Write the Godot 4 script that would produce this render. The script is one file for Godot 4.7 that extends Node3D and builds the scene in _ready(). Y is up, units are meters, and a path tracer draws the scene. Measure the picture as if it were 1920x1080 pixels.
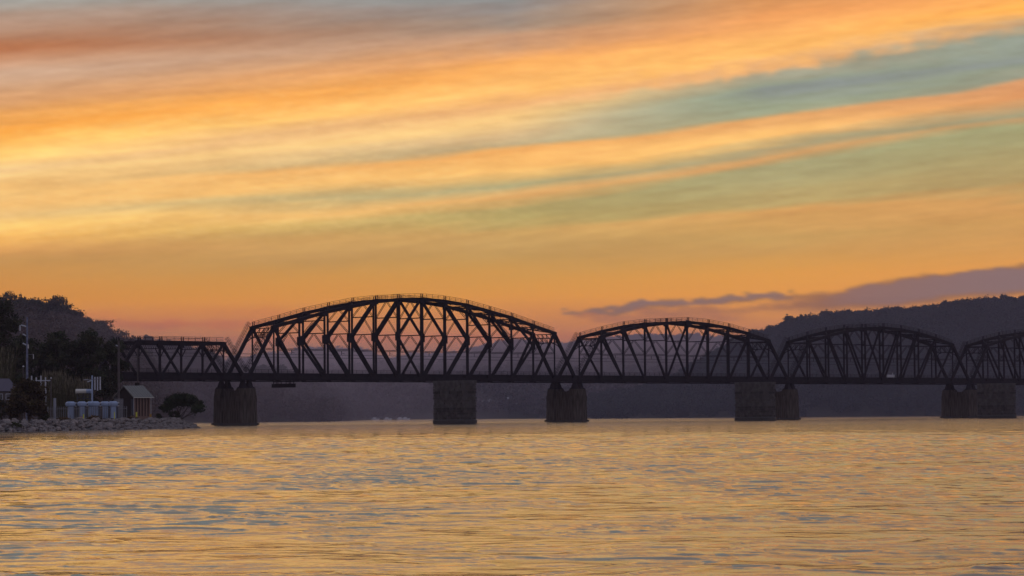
extends Node3D
# A long steel truss railway bridge over a tidal river at dusk.
# Axes: x to the right, -z away from the viewer, y up; y = 0 is the water level.

const GROUND := 1.9
const CHORD := 13.3            # height of the bottom chords
const WIDE := 9.6              # distance between the two trusses of a span
var rng := RandomNumberGenerator.new()
var taken := {}
var M := {}

# ---------------------------------------------------------------- helpers
class Buf:
	var v := PackedVector3Array()
	var n := PackedVector3Array()
	var c := PackedColorArray()
	var smooth := false
	var tint := Color(1, 1, 1)
	func tri(p: Vector3, q: Vector3, r: Vector3) -> void:
		v.append(p); v.append(q); v.append(r)
		c.append(tint); c.append(tint); c.append(tint)
	func quad(p: Vector3, q: Vector3, r: Vector3, s: Vector3) -> void:
		tri(p, q, r); tri(p, r, s)
	func hexa(p: Array) -> void:   # bottom 0..3, top 4..7, anticlockwise from above
		quad(p[0], p[1], p[2], p[3])
		quad(p[7], p[6], p[5], p[4])
		for k in 4:
			var m: int = (k + 1) % 4
			quad(p[k], p[k + 4], p[m + 4], p[m])
	func box(at: Vector3, size: Vector3) -> void:
		var h := size * 0.5
		hexa([at + Vector3(-h.x, -h.y, h.z), at + Vector3(h.x, -h.y, h.z), at + Vector3(h.x, -h.y, -h.z), at + Vector3(-h.x, -h.y, -h.z),
			at + Vector3(-h.x, h.y, h.z), at + Vector3(h.x, h.y, h.z), at + Vector3(h.x, h.y, -h.z), at + Vector3(-h.x, h.y, -h.z)])
	func taper(at: Vector3, low: Vector2, high: Vector2, tall: float) -> void:
		var a := low * 0.5
		var b := high * 0.5
		var u := Vector3(0, tall, 0)
		hexa([at + Vector3(-a.x, 0, a.y), at + Vector3(a.x, 0, a.y), at + Vector3(a.x, 0, -a.y), at + Vector3(-a.x, 0, -a.y),
			at + u + Vector3(-b.x, 0, b.y), at + u + Vector3(b.x, 0, b.y), at + u + Vector3(b.x, 0, -b.y), at + u + Vector3(-b.x, 0, -b.y)])
	# a straight bar; deep is its size across `side`, thick its size along `side`
	func bar(a: Vector3, b: Vector3, deep: float, thick: float, side := Vector3(0, 0, 1)) -> void:
		var d := (b - a).normalized()
		var w := side - d * side.dot(d)
		if w.length() < 0.01:
			w = Vector3.UP - d * d.y
		w = w.normalized()
		var e := w.cross(d).normalized() * deep * 0.5
		w *= thick * 0.5
		hexa([a - e - w, a + e - w, a + e + w, a - e + w, b - e - w, b + e - w, b + e + w, b - e + w])
	# round tube with a different radius at each end
	func tube(a: Vector3, b: Vector3, ra: float, rb: float, sides := 8) -> void:
		var d := (b - a).normalized()
		var w := d.cross(Vector3(0, 0, 1) if absf(d.z) < 0.9 else Vector3(1, 0, 0)).normalized()
		var e := d.cross(w)
		for k in sides:
			var p := TAU * k / sides
			var q := TAU * (k + 1) / sides
			var s := w * cos(p) + e * sin(p)
			var t := w * cos(q) + e * sin(q)
			quad(a + s * ra, a + t * ra, b + t * rb, b + s * rb)
			tri(a, a + t * ra, a + s * ra)
			tri(b, b + s * rb, b + t * rb)
	# stack of horizontal rings (arrays of equal length), closed at both ends
	func loft(rings: Array, cap := true) -> void:
		for r in rings.size() - 1:
			var lo: PackedVector3Array = rings[r]
			var hi: PackedVector3Array = rings[r + 1]
			var k := lo.size()
			for j in k:
				quad(lo[j], hi[j], hi[(j + 1) % k], lo[(j + 1) % k])
		if cap:
			var top: PackedVector3Array = rings[-1]
			var mid := Vector3.ZERO
			for p in top:
				mid += p
			mid /= top.size()
			for j in top.size():
				tri(top[j], mid, top[(j + 1) % top.size()])
	func mesh(mat: Material) -> ArrayMesh:
		var a := []
		a.resize(Mesh.ARRAY_MAX)
		a[Mesh.ARRAY_VERTEX] = v
		if n.size() == v.size() and n.size() > 0:
			a[Mesh.ARRAY_NORMAL] = n
		a[Mesh.ARRAY_COLOR] = c
		var m := ArrayMesh.new()
		m.add_surface_from_arrays(Mesh.PRIMITIVE_TRIANGLES, a)
		m.surface_set_material(0, mat)
		return m


func numbered(called: String) -> String:
	var k: int = taken.get(called, -1) + 1
	taken[called] = k
	return called if k == 0 else "%s_%03d" % [called, k]


func tag(o: Node3D, label: String, category: String, group := "", kind := "") -> void:
	if label: o.set_meta("label", label)
	if category: o.set_meta("category", category)
	if group: o.set_meta("group", group)
	if kind: o.set_meta("kind", kind)


func thing(called: String, label: String, category: String, at := Vector3.ZERO, turn := 0.0, group := "") -> Node3D:
	var o := Node3D.new()
	o.name = numbered(called)
	add_child(o, true)
	o.position = at
	o.rotation.y = turn
	tag(o, label, category, group)
	return o


func put(called: String, mesh: Mesh, parent: Node3D = self, at := Vector3.ZERO) -> MeshInstance3D:
	var o := MeshInstance3D.new()
	o.mesh = mesh
	if parent == self:
		o.name = numbered(called)
	else:
		var k := 0
		var full := called
		while parent.has_node(full):
			k += 1
			full = "%s_%03d" % [called, k]
		o.name = full
	parent.add_child(o, true)
	o.position = at
	return o


func setting(called: String, mesh: Mesh) -> MeshInstance3D:
	var o := put(called, mesh)
	o.set_meta("kind", "structure")
	return o


func copy(o: Node3D, called: String, at: Vector3, turn: float, label: String, group := "") -> Node3D:
	var r: Node3D = o.duplicate()
	r.name = numbered(called)
	add_child(r, true)
	r.position = at
	r.rotation.y = turn
	r.set_meta("label", label)
	if group: r.set_meta("group", group)
	return r


func noise(seed_: int, freq: float, octaves := 3) -> FastNoiseLite:
	var f := FastNoiseLite.new()
	f.seed = seed_
	f.noise_type = FastNoiseLite.TYPE_SIMPLEX_SMOOTH
	f.frequency = freq
	f.fractal_type = FastNoiseLite.FRACTAL_FBM
	f.fractal_octaves = octaves
	return f


func noise_tex(seed_: int, freq: float, octaves: int, lo: Color, hi: Color, size := 256) -> ImageTexture:
	var im := noise(seed_, freq, octaves).get_seamless_image(size, size)
	im.convert(Image.FORMAT_RGB8)
	for y in size:
		for x in size:
			im.set_pixel(x, y, lo.lerp(hi, im.get_pixel(x, y).r))
	return ImageTexture.create_from_image(im)


func paint(linear: Color, rough := 0.85, tex: Texture2D = null, scale := Vector3.ONE, metal := 0.0) -> StandardMaterial3D:
	var m := StandardMaterial3D.new()
	m.albedo_color = linear.linear_to_srgb()
	m.roughness = rough
	m.metallic = metal
	m.vertex_color_use_as_albedo = true
	m.metallic_specular = 0.2 if rough > 0.6 else 0.5
	if tex:
		m.albedo_texture = tex
		m.uv1_triplanar = true
		m.uv1_scale = scale
	return m


# ---------------------------------------------------------------- the sky
# One function of azimuth (degrees right of the view) and elevation. Streaks fan out from the left horizon.
const FAN := 298.6     # the level line the streaks fan from, in 1/89.2 degree above the horizon
var streaks := []      # per column: [how far along, [[fan height, colour], ...]]
var n_streak: FastNoiseLite
var n_fine: FastNoiseLite
var n_puff: FastNoiseLite


func column(along: float, text: String) -> void:
	var stops := []
	for s in text.split(" ", false):
		var p := s.split(":")
		stops.append([p[0].to_float(), Color(p[1])])
	streaks.append([along, stops])


func lookup(stops: Array, q: float, after: int) -> Color:
	var k := after
	while k < stops.size() - 1 and stops[k + 1][0] > q:
		k += 1
	if k >= stops.size() - 1:
		return stops[-1][1]
	var t := clampf((stops[k][0] - q) / (stops[k][0] - stops[k + 1][0]), 0.0, 1.0)
	return stops[k][1].lerp(stops[k + 1][1], t * t * (3.0 - 2.0 * t))


# the sky of the whole dome without its particular streaks
func dome(az: float, el: float) -> Color:
	var west := 0.5 + 0.5 * cos(deg_to_rad(az + 10.0))
	var glow := pow(west, 3.0)
	var low := Color(0.60, 0.56, 0.62).lerp(Color(0.92, 0.62, 0.36), glow)
	var mid := Color(0.62, 0.62, 0.69).lerp(Color(0.47, 0.47, 0.53), glow)
	var high := Color(0.45, 0.50, 0.60)
	var c := low.lerp(mid, smoothstep(2.0, 24.0, el))
	c = c.lerp(high, smoothstep(12.0, 60.0, el))
	# thin high cloud everywhere
	var r := 1.0 / (sin(deg_to_rad(maxf(el, 0.0))) + 0.12)
	var p := Vector2(sin(deg_to_rad(az)), cos(deg_to_rad(az))) * r
	var k := n_puff.get_noise_2d(p.x * 26.0 + p.y * 14.0, p.y * 70.0 - p.x * 30.0)
	var lit := Color(0.58, 0.55, 0.60).lerp(Color(0.88, 0.62, 0.46), glow * smoothstep(45.0, 8.0, el))
	return c.lerp(lit, clampf(0.25 + 0.7 * k, 0.0, 0.7))


func sky_color(az: float, el: float) -> Color:
	var whole := dome(az, el)
	var share := smoothstep(34.0, 15.0, absf(az)) * smoothstep(26.0, 13.0, el)
	if share <= 0.0:
		return whole
	var along := az * 89.2 + 960.0
	var up := el * 89.2
	var bend := n_streak.get_noise_2d(along * 0.055, (up - 0.085 * along) * 0.8) * 11.0 + n_fine.get_noise_2d(along * 0.07, up - 0.09 * along) * 3.0
	bend += n_puff.get_noise_2d(along * 1.1, up * 2.2) * 9.0 * smoothstep(600.0, 1300.0, along) * smoothstep(330.0, 420.0, up) * smoothstep(760.0, 640.0, up) * smoothstep(0.0, 1.0, (up - 0.075 * (along - 960.0) - 560.0) / 40.0)
	var level := up - FAN - 0.0075 * (along - 960.0)
	var q := level / clampf(1.0 + along / 2250.0, 0.55, 2.4)
	if level < 0.0:
		q = level
	q += bend * smoothstep(-220.0, 30.0, q)
	var k := 0
	while k < streaks.size() - 2 and along > streaks[k + 1][0]:
		k += 1
	var t := clampf((along - streaks[k][0]) / (streaks[k + 1][0] - streaks[k][0]), 0.0, 1.0)
	# a streak runs between the same stops of two columns, so interpolate the stops and then look up
	var a: Array = streaks[k][1]
	var b: Array = streaks[k + 1][1]
	var j := 0
	var last := a.size() - 1
	while j < last and lerpf(a[j + 1][0], b[j + 1][0], t) > q:
		j += 1
	var c: Color
	if j >= last:
		c = a[last][1].lerp(b[last][1], t)
	else:
		var q0 := lerpf(a[j][0], b[j][0], t)
		var q1 := lerpf(a[j + 1][0], b[j + 1][0], t)
		var s := clampf((q0 - q) / maxf(q0 - q1, 0.01), 0.0, 1.0)
		s = lerpf(s, s * s * (3.0 - 2.0 * s), 0.25)
		c = a[j][1].lerp(b[j][1], t).lerp(a[j + 1][1].lerp(b[j + 1][1], t), s)
	# fine fibres
	var fibre := n_fine.get_noise_2d(along * 0.11 + 900.0, (up - 0.10 * along) * 1.5) * 0.045 + n_fine.get_noise_2d(along * 0.24 - 400.0, (up - 0.11 * along) * 2.2) * 0.028 + n_streak.get_noise_2d(along * 0.13 - 700.0, up * 1.5 - 0.14 * along) * 0.05
	fibre *= smoothstep(-60.0, 60.0, q)
	c = Color(c.r * (1.0 + fibre), c.g * (1.0 + fibre * 1.3), c.b * (1.0 + fibre * 1.5))
	var wisp := absf(n_fine.get_noise_2d(along * 0.05 - 300.0, (up - 0.11 * along) * 2.4)) * smoothstep(0.0, 90.0, q)
	c = c.lerp(Color(1.0, 0.84, 0.60), 0.22 * smoothstep(0.12, 0.0, wisp) * smoothstep(1250.0, 700.0, along) * smoothstep(5.0, 60.0, q) * smoothstep(330.0, 180.0, q))
	c = Color(c.r, c.g, c.b * 0.94).lerp(Color(c.r * 1.12, c.g * 1.06, c.b * 0.74), smoothstep(20.0, -60.0, q))
	# low mauve clouds to the right
	var edge := n_puff.get_noise_2d(along * 0.55, up * 1.6)
	var rag := n_puff.get_noise_2d(along * 2.2 + 300.0, up * 5.0 + 90.0)
	for cl in [[1150.0, 202.0, 1530.0, 222.0, 9.0, 0.85, 0.0], [1035.0, 187.0, 1250.0, 201.0, 7.0, 0.8, 0.0], [1050.0, 182.0, 1430.0, 181.0, 11.0, 0.5, 1.0], [1180.0, 190.0, 1380.0, 196.0, 8.0, 0.5, 0.7], [1290.0, 186.0, 1580.0, 207.0, 7.0, 0.4, 0.6]]:
		var f: float = (along - cl[0]) / (cl[2] - cl[0])
		if f <= 0.0 or f >= 1.0:
			continue
		var half: float = cl[4] * pow(sin(PI * f), 0.6)
		var dy: float = up - lerpf(cl[1], cl[3], f) - edge * 9.0
		var soft: float = smoothstep(half * 1.1, half * 0.45, absf(dy + rag * 11.0 * (1.0 if dy > 0.0 else 0.4)))
		c = c.lerp(Color(0.44, 0.31, 0.26).lerp(Color(0.70, 0.42, 0.32), cl[6]), cl[5] * soft * smoothstep(0.0, 0.1, f) * smoothstep(1.0, 0.8, f))
	# the long wedge of cloud that rises out of the frame
	var rise := smoothstep(1330.0, 1950.0, along)
	var top := 210.0 + 62.0 * rise + 10.0 * smoothstep(1900.0, 2600.0, along)
	var base := 196.0 + 26.0 * smoothstep(1500.0, 1950.0, along)
	var w := smoothstep(1380.0, 1600.0, along) * smoothstep(top + 3.0, top - 7.0, up + edge * 8.0 + rag * 5.0) * smoothstep(base - 16.0, base + 6.0, up + edge * 6.0)
	c = c.lerp(Color(0.55, 0.36, 0.27).lerp(Color(0.41, 0.29, 0.26), rise), 0.9 * w)
	# dim red bars low on the left
	for bar in [[330.0, 174.0, 240.0, 8.0, 0.6], [500.0, 196.0, 150.0, 8.0, 0.2], [120.0, 190.0, 160.0, 6.0, 0.25], [700.0, 146.0, 420.0, 6.0, 0.3]]:
		var ex: float = (along - bar[0]) / bar[2]
		var ey: float = (up - bar[1] + n_fine.get_noise_2d(along * 0.2, up) * 8.0) / bar[3]
		c = c.lerp(Color(0.86, 0.42, 0.25), bar[4] * exp(-ex * ex - ey * ey))
	return whole.lerp(c, share)


func make_sky() -> ImageTexture:
	n_streak = noise(11, 0.016, 3)
	n_fine = noise(12, 0.06, 3)
	n_puff = noise(13, 0.012, 4)
	# fan height : colour, from the top down; the same streak at the same place in every column
	column(-760.0, "900:8c949f 720:d8a880 640:e0b084 560:9a9aa2 500:a48f88 430:b07a5e 380:c89f8b 330:d49c72 270:f6a64a 215:fcc878 188:eec592 170:f6cc8c 155:f0bd7a 144:eeb876 132:ecb674 118:f0ba74 96:e6b474 66:ffd080 40:f8b864 20:e0a058 8:d09654 4:cc9554 0:c89454 -60:c48442 -120:dc803c -170:ee8c54 -210:fc9e54")
	column(0.0, "880:8a939f 700:d8a880 600:e0b088 480:a3a4a8 440:ac8e82 385:b87450 342:cba591 292:d49b70 240:fba848 196:ffcd78 169:eec48e 153:face8e 139:f0bd7a 128:f0ba76 118:f0bf7c 105:f2bc76 88:eec080 62:ffce7a 38:fab962 20:e1a058 8:d09654 4:cc9554 0:c89454 -60:c68a44 -120:d88e42 -170:f0964e -210:ffa84e")
	column(960.0, "760:8692a0 560:dcaa80 450:d8a880 336:888a91 318:8f8587 302:9f8b83 282:c1947b 262:e29f6a 248:f3a960 222:ffbf72 202:eeb27c 184:f6c888 162:d8b78f 143:bda988 134:efaa62 112:fac074 92:a8a07c 75:e1a96a 58:b2a06a 48:b49f66 35:cda262 15:c79c5e 0:c3985a -60:cc944e -120:db9048 -170:f08c56 -210:ffa05a")
	column(1440.0, "720:8a92a0 560:d8a070 450:dca474 372:9e8e88 312:b88a70 288:d5925f 268:ed9f62 255:f6aa69 243:f8b06a 228:fdba6c 215:e9ae7a 206:a69e8d 178:889b92 152:a0a087 146:e4a66c 126:fabf74 116:b0a07e 107:daa26a 97:a69e79 54:b89e6a 46:d8a161 15:c89c5c 0:cb9a5a -60:d49852 -120:de964c -170:ec9052 -210:f89c5c")
	column(1920.0, "700:8e939f 560:d8a070 480:d09c74 400:9e8e86 350:b88c70 285:d99664 264:ee9f5e 248:f6a85c 232:ffb45a 226:fab262 217:c6a07e 209:92978f 186:8c9a92 173:98988a 168:d89a70 150:e29c69 131:9c9b82 127:bc976e 120:a09d78 62:b2996a 46:d49c5e 18:ce995a 0:d29a5a -60:d8985a -120:e09452 -170:e88c5a -210:f49c60")
	column(2760.0, "700:8e939f 560:d09c72 480:c89874 400:9c9088 340:b48c74 280:d09468 262:e49c62 246:eca460 230:f4ac60 222:f0ac66 212:c0a080 204:98988e 182:909a90 170:9a988a 164:d89868 146:da9a69 128:a09b82 124:b8976e 118:a49d78 62:b2996a 46:d09c60 18:ca995c 0:ce9a5c -60:d8965c -120:de9058 -170:e08c5a -210:ec9860")
	var small := Image.create(512, 256, false, Image.FORMAT_RGB8)
	for y in 256:
		var el := 90.0 - (y + 0.5) / 256.0 * 180.0
		for x in 512:
			small.set_pixel(x, y, sky_color((x + 0.5) / 512.0 * 360.0 - 180.0, maxf(el, 0.0)))
	small.resize(4096, 4096, Image.INTERPOLATE_BILINEAR)
	# the same function again, finely, where the sky is seen from near
	var c0 := 2048 - 330
	var r0 := 1660
	var fine := Image.create(660, 400, false, Image.FORMAT_RGB8)
	for y in 400:
		var el := 90.0 - (r0 + y + 0.5) / 4096.0 * 180.0
		for x in 660:
			fine.set_pixel(x, y, sky_color((c0 + x + 0.5) / 4096.0 * 360.0 - 180.0, maxf(el, 0.0)))
	small.blit_rect(fine, Rect2i(0, 0, 660, 400), Vector2i(c0, r0))
	return ImageTexture.create_from_image(small)


# ---------------------------------------------------------------- water
func make_water() -> void:
	var m := StandardMaterial3D.new()
	m.albedo_color = Color(0.15, 0.125, 0.098).linear_to_srgb()
	m.metallic = 1.0
	m.roughness = 0.02
	var ripple := noise(31, 0.022, 4)
	ripple.domain_warp_enabled = true
	ripple.domain_warp_amplitude = 14.0
	ripple.domain_warp_frequency = 0.02
	var im := ripple.get_seamless_image(1024, 1024)
	im.bump_map_to_normal_map(0.5)
	m.normal_enabled = true
	m.normal_texture = ImageTexture.create_from_image(im)
	m.normal_scale = 1.0
	m.uv1_triplanar = true
	m.uv1_world_triplanar = true
	m.uv1_scale = Vector3(1.0 / 9.0, 0.1, 1.0 / 7.0)
	M.water = m
	# real waves on the reach before the bridge: rows farther apart with distance
	var big := noise(32, 0.2, 1)
	var mid := noise(33, 0.5, 2)
	var chop := noise(34, 1.5, 2)
	var patch := noise(35, 0.045, 3)
	var crest := noise(36, 0.42, 2)
	var crest2 := noise(37, 0.50, 2)
	var rows := PackedFloat32Array()
	var r := 52.0
	while r < 1150.0:
		rows.append(r)
		r *= 1.0015
	var cols := 400
	var v := PackedVector3Array()
	v.resize(rows.size() * cols)
	var at := 0
	for i in rows.size():
		r = rows[i]
		var step := r * 0.0017
		var keep_mid := smoothstep(1.6, 0.6, step)
		var keep_chop := smoothstep(0.55, 0.2, step)
		var keep_big := smoothstep(3.0, 1.2, step)
		var wide := maxf(0.06, step * 0.68)
		var keep_line := smoothstep(0.75, 0.3, step)
		var sink := 0.29 * smoothstep(1000.0, 1140.0, r)
		for j in cols:
			var a := -0.38 + 0.76 * j / (cols - 1.0)
			var x := r * sin(a)
			var z := 30.0 - r * cos(a)
			var pn := patch.get_noise_2d(x, z * 0.6)
			var y := keep_big * 0.026 * big.get_noise_2d(x * 0.9 + z * 0.15, z)
			if keep_mid > 0.0:
				y += keep_mid * (0.75 + 1.0 * maxf(0.0, pn)) * 0.0195 * mid.get_noise_2d(x * 0.95 - z * 0.1, z)
			if keep_chop > 0.0:
				y += keep_chop * 0.0035 * chop.get_noise_2d(x * 0.7, z)
			# short steep wavelets that run in braided lines
			if keep_line > 0.0:
				var k := crest.get_noise_2d(x * 0.55 + z * 0.06, z) / wide
				var k2 := crest2.get_noise_2d(x * 0.5 - z * 0.08, z) / wide
				y += keep_line * 0.37 * wide * (exp(-k * k) * smoothstep(-0.15, 0.4, pn) + exp(-k2 * k2) * smoothstep(0.15, -0.4, pn))
			var rim := smoothstep(0.30, 0.38, absf(a))
			v[at] = Vector3(x, y * (1.0 - rim) - maxf(sink, 0.305 * rim), z)
			at += 1
	var n := PackedVector3Array()
	n.resize(v.size())
	for i in rows.size():
		for j in cols:
			var e := v[i * cols + mini(j + 1, cols - 1)] - v[i * cols + maxi(j - 1, 0)]
			var f := v[mini(i + 1, rows.size() - 1) * cols + j] - v[maxi(i - 1, 0) * cols + j]
			n[i * cols + j] = e.cross(f).normalized()
	# a breeze roughens the water more and more towards the bridge and beyond it
	var mesh := ArrayMesh.new()
	var calm := 0.0
	for zone in [[260.0, 1.0], [380.0, 2.2], [560.0, 4.0], [2000.0, 7.0]]:
		var idx := PackedInt32Array()
		for i in rows.size() - 1:
			if rows[i] < calm or rows[i] >= zone[0]:
				continue
			for j in cols - 1:
				var p := i * cols + j
				idx.append(p); idx.append(p + cols); idx.append(p + 1)
				idx.append(p + 1); idx.append(p + cols); idx.append(p + cols + 1)
		calm = zone[0]
		var first := idx[0] / cols * cols
		var count := idx[idx.size() - 1] + 1 - first
		for q in idx.size():
			idx[q] -= first
		var arr := []
		arr.resize(Mesh.ARRAY_MAX)
		arr[Mesh.ARRAY_VERTEX] = v.slice(first, first + count)
		arr[Mesh.ARRAY_NORMAL] = n.slice(first, first + count)
		arr[Mesh.ARRAY_INDEX] = idx
		mesh.add_surface_from_arrays(Mesh.PRIMITIVE_TRIANGLES, arr)
		var wet: StandardMaterial3D = m.duplicate()
		wet.normal_scale = zone[1]
		mesh.surface_set_material(mesh.get_surface_count() - 1, wet)
	setting("river_water", mesh)
	var m2: StandardMaterial3D = m.duplicate()
	m2.normal_scale = 8.0
	var b := Buf.new()
	b.quad(Vector3(-2500, -0.3, 400), Vector3(-2500, -0.3, -2400), Vector3(2500, -0.3, -2400), Vector3(2500, -0.3, 400))
	setting("river_water", b.mesh(m2))


# ---------------------------------------------------------------- foliage
# leaf-sized faces in clumps that fill an uneven crown
func crown(b: Buf, at: Vector3, size: Vector3, clumps: int, leaves: int, leaf: float, lump: float, tone := Color(0.050, 0.056, 0.034), hollow := 0.45, spread := 0.42) -> void:
	for k in clumps:
		var d := Vector3(rng.randfn(), rng.randfn(), rng.randfn()).normalized()
		var rad := pow(rng.randf(), 0.45)
		rad = hollow + (1.0 - hollow) * rad
		var p := at + Vector3(d.x * size.x, d.y * size.y, d.z * size.z) * rad * rng.randf_range(0.8, 1.08)
		var shade := rng.randf_range(1.0 - spread, 1.0 + spread)
		b.tint = Color(tone.r * shade * rng.randf_range(0.9, 1.15), tone.g * shade, tone.b * shade * rng.randf_range(0.8, 1.1))
		var s := lump * rng.randf_range(0.6, 1.3)
		for j in leaves:
			var o := p + Vector3(rng.randfn(), rng.randfn() * 0.7, rng.randfn()) * s * 0.5
			var u := Vector3(rng.randfn(), rng.randfn(), rng.randfn()).normalized() * leaf * rng.randf_range(0.6, 1.3)
			var w := u.cross(Vector3(rng.randfn(), rng.randfn(), rng.randfn())).normalized() * leaf * 0.7
			b.quad(o - u, o + w, o + u, o - w)
	b.tint = Color(1, 1, 1)


func limb(b: Buf, a: Vector3, e: Vector3, ra: float, rb: float, wobble := 0.06) -> void:
	var p := a
	var length := (e - a).length()
	for k in 3:
		var t := (k + 1) / 3.0
		var q := a.lerp(e, t)
		if k < 2:
			q += Vector3(rng.randfn(), 0.0, rng.randfn()) * length * wobble
		b.tube(p, q, lerpf(ra, rb, k / 3.0), lerpf(ra, rb, t), 6)
		p = q


# trunk, limbs that reach into the lobes, and foliage round the ends of the limbs
func gum_tree(called: String, label: String, at: Vector3, tall: float, wide: float, seed_: int, group := "", lobes := 7, fine := 1.0, bare := 0.38, tone := Color(0.050, 0.056, 0.034)) -> Node3D:
	rng.seed = seed_
	var t := thing(called, label, "tree", at, 0.0, group)
	var wood := Buf.new()
	var leaf := Buf.new()
	var fork := Vector3(rng.randfn() * 0.03 * tall, tall * bare, rng.randfn() * 0.03 * tall)
	limb(wood, Vector3(0, -0.3, 0), fork, tall * 0.022 + 0.05, tall * 0.015 + 0.03)
	for k in lobes:
		var a := TAU * (k + rng.randf() * 0.8) / lobes
		var h := lerpf(bare + 0.1, 0.9, (k * 0.618) - floorf(k * 0.618))
		var reach := wide * 0.36 * rng.randf_range(0.5, 1.0) * (1.15 - 0.55 * h)
		var e := Vector3(cos(a) * reach, tall * h, sin(a) * reach)
		limb(wood, fork.lerp(Vector3(0, tall * h * 0.8, 0), rng.randf() * 0.5), e, tall * 0.010 + 0.02, 0.03, 0.08)
		var s := wide * rng.randf_range(0.17, 0.27)
		crown(leaf, e, Vector3(s, s * 0.75, s), int(16 * fine), int(22 * fine), 0.34 / sqrt(fine), s * 0.42, tone)
	put("trunk", wood.mesh(M.bark), t)
	put("crown", leaf.mesh(M.leaf), t)
	return t


# ---------------------------------------------------------------- hills
func ridge_at(ridge: Array, x: float) -> float:
	for k in ridge.size() - 1:
		if x <= ridge[k + 1][0]:
			return lerpf(ridge[k][1], ridge[k + 1][1], clampf((x - ridge[k][0]) / (ridge[k + 1][0] - ridge[k][0]), 0.0, 1.0))
	return ridge[-1][1]


func hill(called: String, ridge: Array, near: float, far: float, canopy: float, spacing: float, seed_: int, tone: Color) -> void:
	rng.seed = seed_
	var rough := noise(seed_, 0.006, 3)
	var x0: float = ridge[0][0]
	var x1: float = ridge[-1][0]
	var ground := func(x: float, t: float) -> float:
		var top: float = maxf(ridge_at(ridge, x) - canopy, -3.0)
		var z := lerpf(near, far, t)
		var h: float = top * (pow(t, 0.8) if t < 1.0 else 1.0 - 0.5 * (t - 1.0))
		return h - 0.8 + rough.get_noise_2d(x * 1.5, z) * 22.0 * t * (1.0 - t) * 2.0 * clampf(top / 40.0, 0.0, 1.0)
	var b := Buf.new()
	var nx := int((x1 - x0) / 14.0) + 1
	var nz := 20
	for i in nx:
		for j in nz:
			var p := []
			for k in [[0, 0], [0, 1], [1, 1], [1, 0]]:
				var t: float = (j + k[1]) / float(nz) * 1.4
				var x: float = x0 + (i + k[0]) * (x1 - x0) / nx
				p.append(Vector3(x, ground.call(x, t), -lerpf(near, far, t)))
			b.quad(p[0], p[1], p[2], p[3])
	setting(called, b.mesh(M.earth))
	# the wood that covers it, one mass of crowns
	var kinds := []
	for k in 3:
		var c := Buf.new()
		c.tint = Color(0.06, 0.05, 0.042)
		c.bar(Vector3(0, -0.9, 0), Vector3(0, 0.1, 0), 0.07, 0.07)
		crown(c, Vector3(0, 0.15, 0), Vector3(0.55, 0.55, 0.55), 16, 12, 0.13, 0.32, tone, 0.45, 0.32)
		crown(c, Vector3(rng.randf_range(-0.3, 0.3), -0.35, rng.randf_range(-0.3, 0.3)), Vector3(0.45, 0.4, 0.45), 8, 10, 0.13, 0.3, tone, 0.45, 0.32)
		kinds.append(c.mesh(M.leaf))
	for k in 3:
		var mm := MultiMesh.new()
		mm.transform_format = MultiMesh.TRANSFORM_3D
		mm.mesh = kinds[k]
		var where := []
		var count := int((x1 - x0) * (far - near) * 1.12 / (spacing * spacing) / 3.0)
		for i in count:
			var x := rng.randf_range(x0, x1)
			var t := pow(rng.randf(), 0.85) * 1.1
			var h: float = ground.call(x, t)
			if h < -0.6:
				continue
			var s := canopy * 0.62 * rng.randf_range(0.6, 1.3) * lerpf(1.0, 0.75, smoothstep(0.75, 0.95, t))
			var bs := Basis(Vector3.UP, rng.randf() * TAU).scaled(Vector3(s * rng.randf_range(0.8, 1.25), s * rng.randf_range(0.8, 1.2), s))
			where.append(Transform3D(bs, Vector3(x, h + s * 0.8, -lerpf(near, far, t))))
		mm.instance_count = where.size()
		for i in where.size():
			mm.set_instance_transform(i, where[i])
		var o := MultiMeshInstance3D.new()
		o.multimesh = mm
		o.name = numbered("forest")
		add_child(o, true)
		tag(o, "dense dusk-dark gum forest covering the slopes of the " + called.replace("_", " "), "forest", "", "stuff")


# ---------------------------------------------------------------- the bridge
func lattice(b: Buf, p: Vector3, q: Vector3, deep: float, thick: float, bays: int) -> void:
	var down := Vector3(0, -deep, 0)
	b.bar(p, q, thick, thick * 1.6)
	b.bar(p + down, q + down, thick, thick * 1.6)
	for k in bays:
		var s := p.lerp(q, k / float(bays))
		var e := p.lerp(q, (k + 1.0) / bays)
		var m := p.lerp(q, (k + 0.5) / bays) + down
		b.bar(s, m, thick * 0.7, thick * 0.7)
		b.bar(m, e, thick * 0.7, thick * 0.7)


func twin(b: Buf, p: Vector3, q: Vector3, apart: float, thick: float) -> void:
	var d := (q - p).normalized()
	var e := d.cross(Vector3(1, 0, 0)).normalized() * apart * 0.5
	b.bar(p + e, q + e, thick, thick)
	b.bar(p - e, q - e, thick, thick)


func railing(b: Buf, path: Array, tall: float, pitch: float) -> void:
	for k in path.size() - 1:
		var p: Vector3 = path[k]
		var q: Vector3 = path[k + 1]
		var n := maxi(1, int((q - p).length() / pitch))
		for r in [1.0, 0.62, 0.3]:
			b.bar(p + Vector3(0, tall * r, 0), q + Vector3(0, tall * r, 0), 0.09, 0.09)
		for j in n:
			var o := p.lerp(q, j / float(n))
			b.bar(o, o + Vector3(0, tall, 0), 0.07, 0.07)
		for off in [-0.35, 0.35]:
			var o: Vector3 = p + (q - p).normalized() * (0.4 + off)
			b.bar(o, o + Vector3(0, tall, 0), 0.2, 0.2)


func one_bar(a: Vector3, b: Vector3, deep: float, thick: float) -> ArrayMesh:
	var s := Buf.new()
	s.bar(a, b, deep, thick)
	return s.mesh(M.steel)


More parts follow.
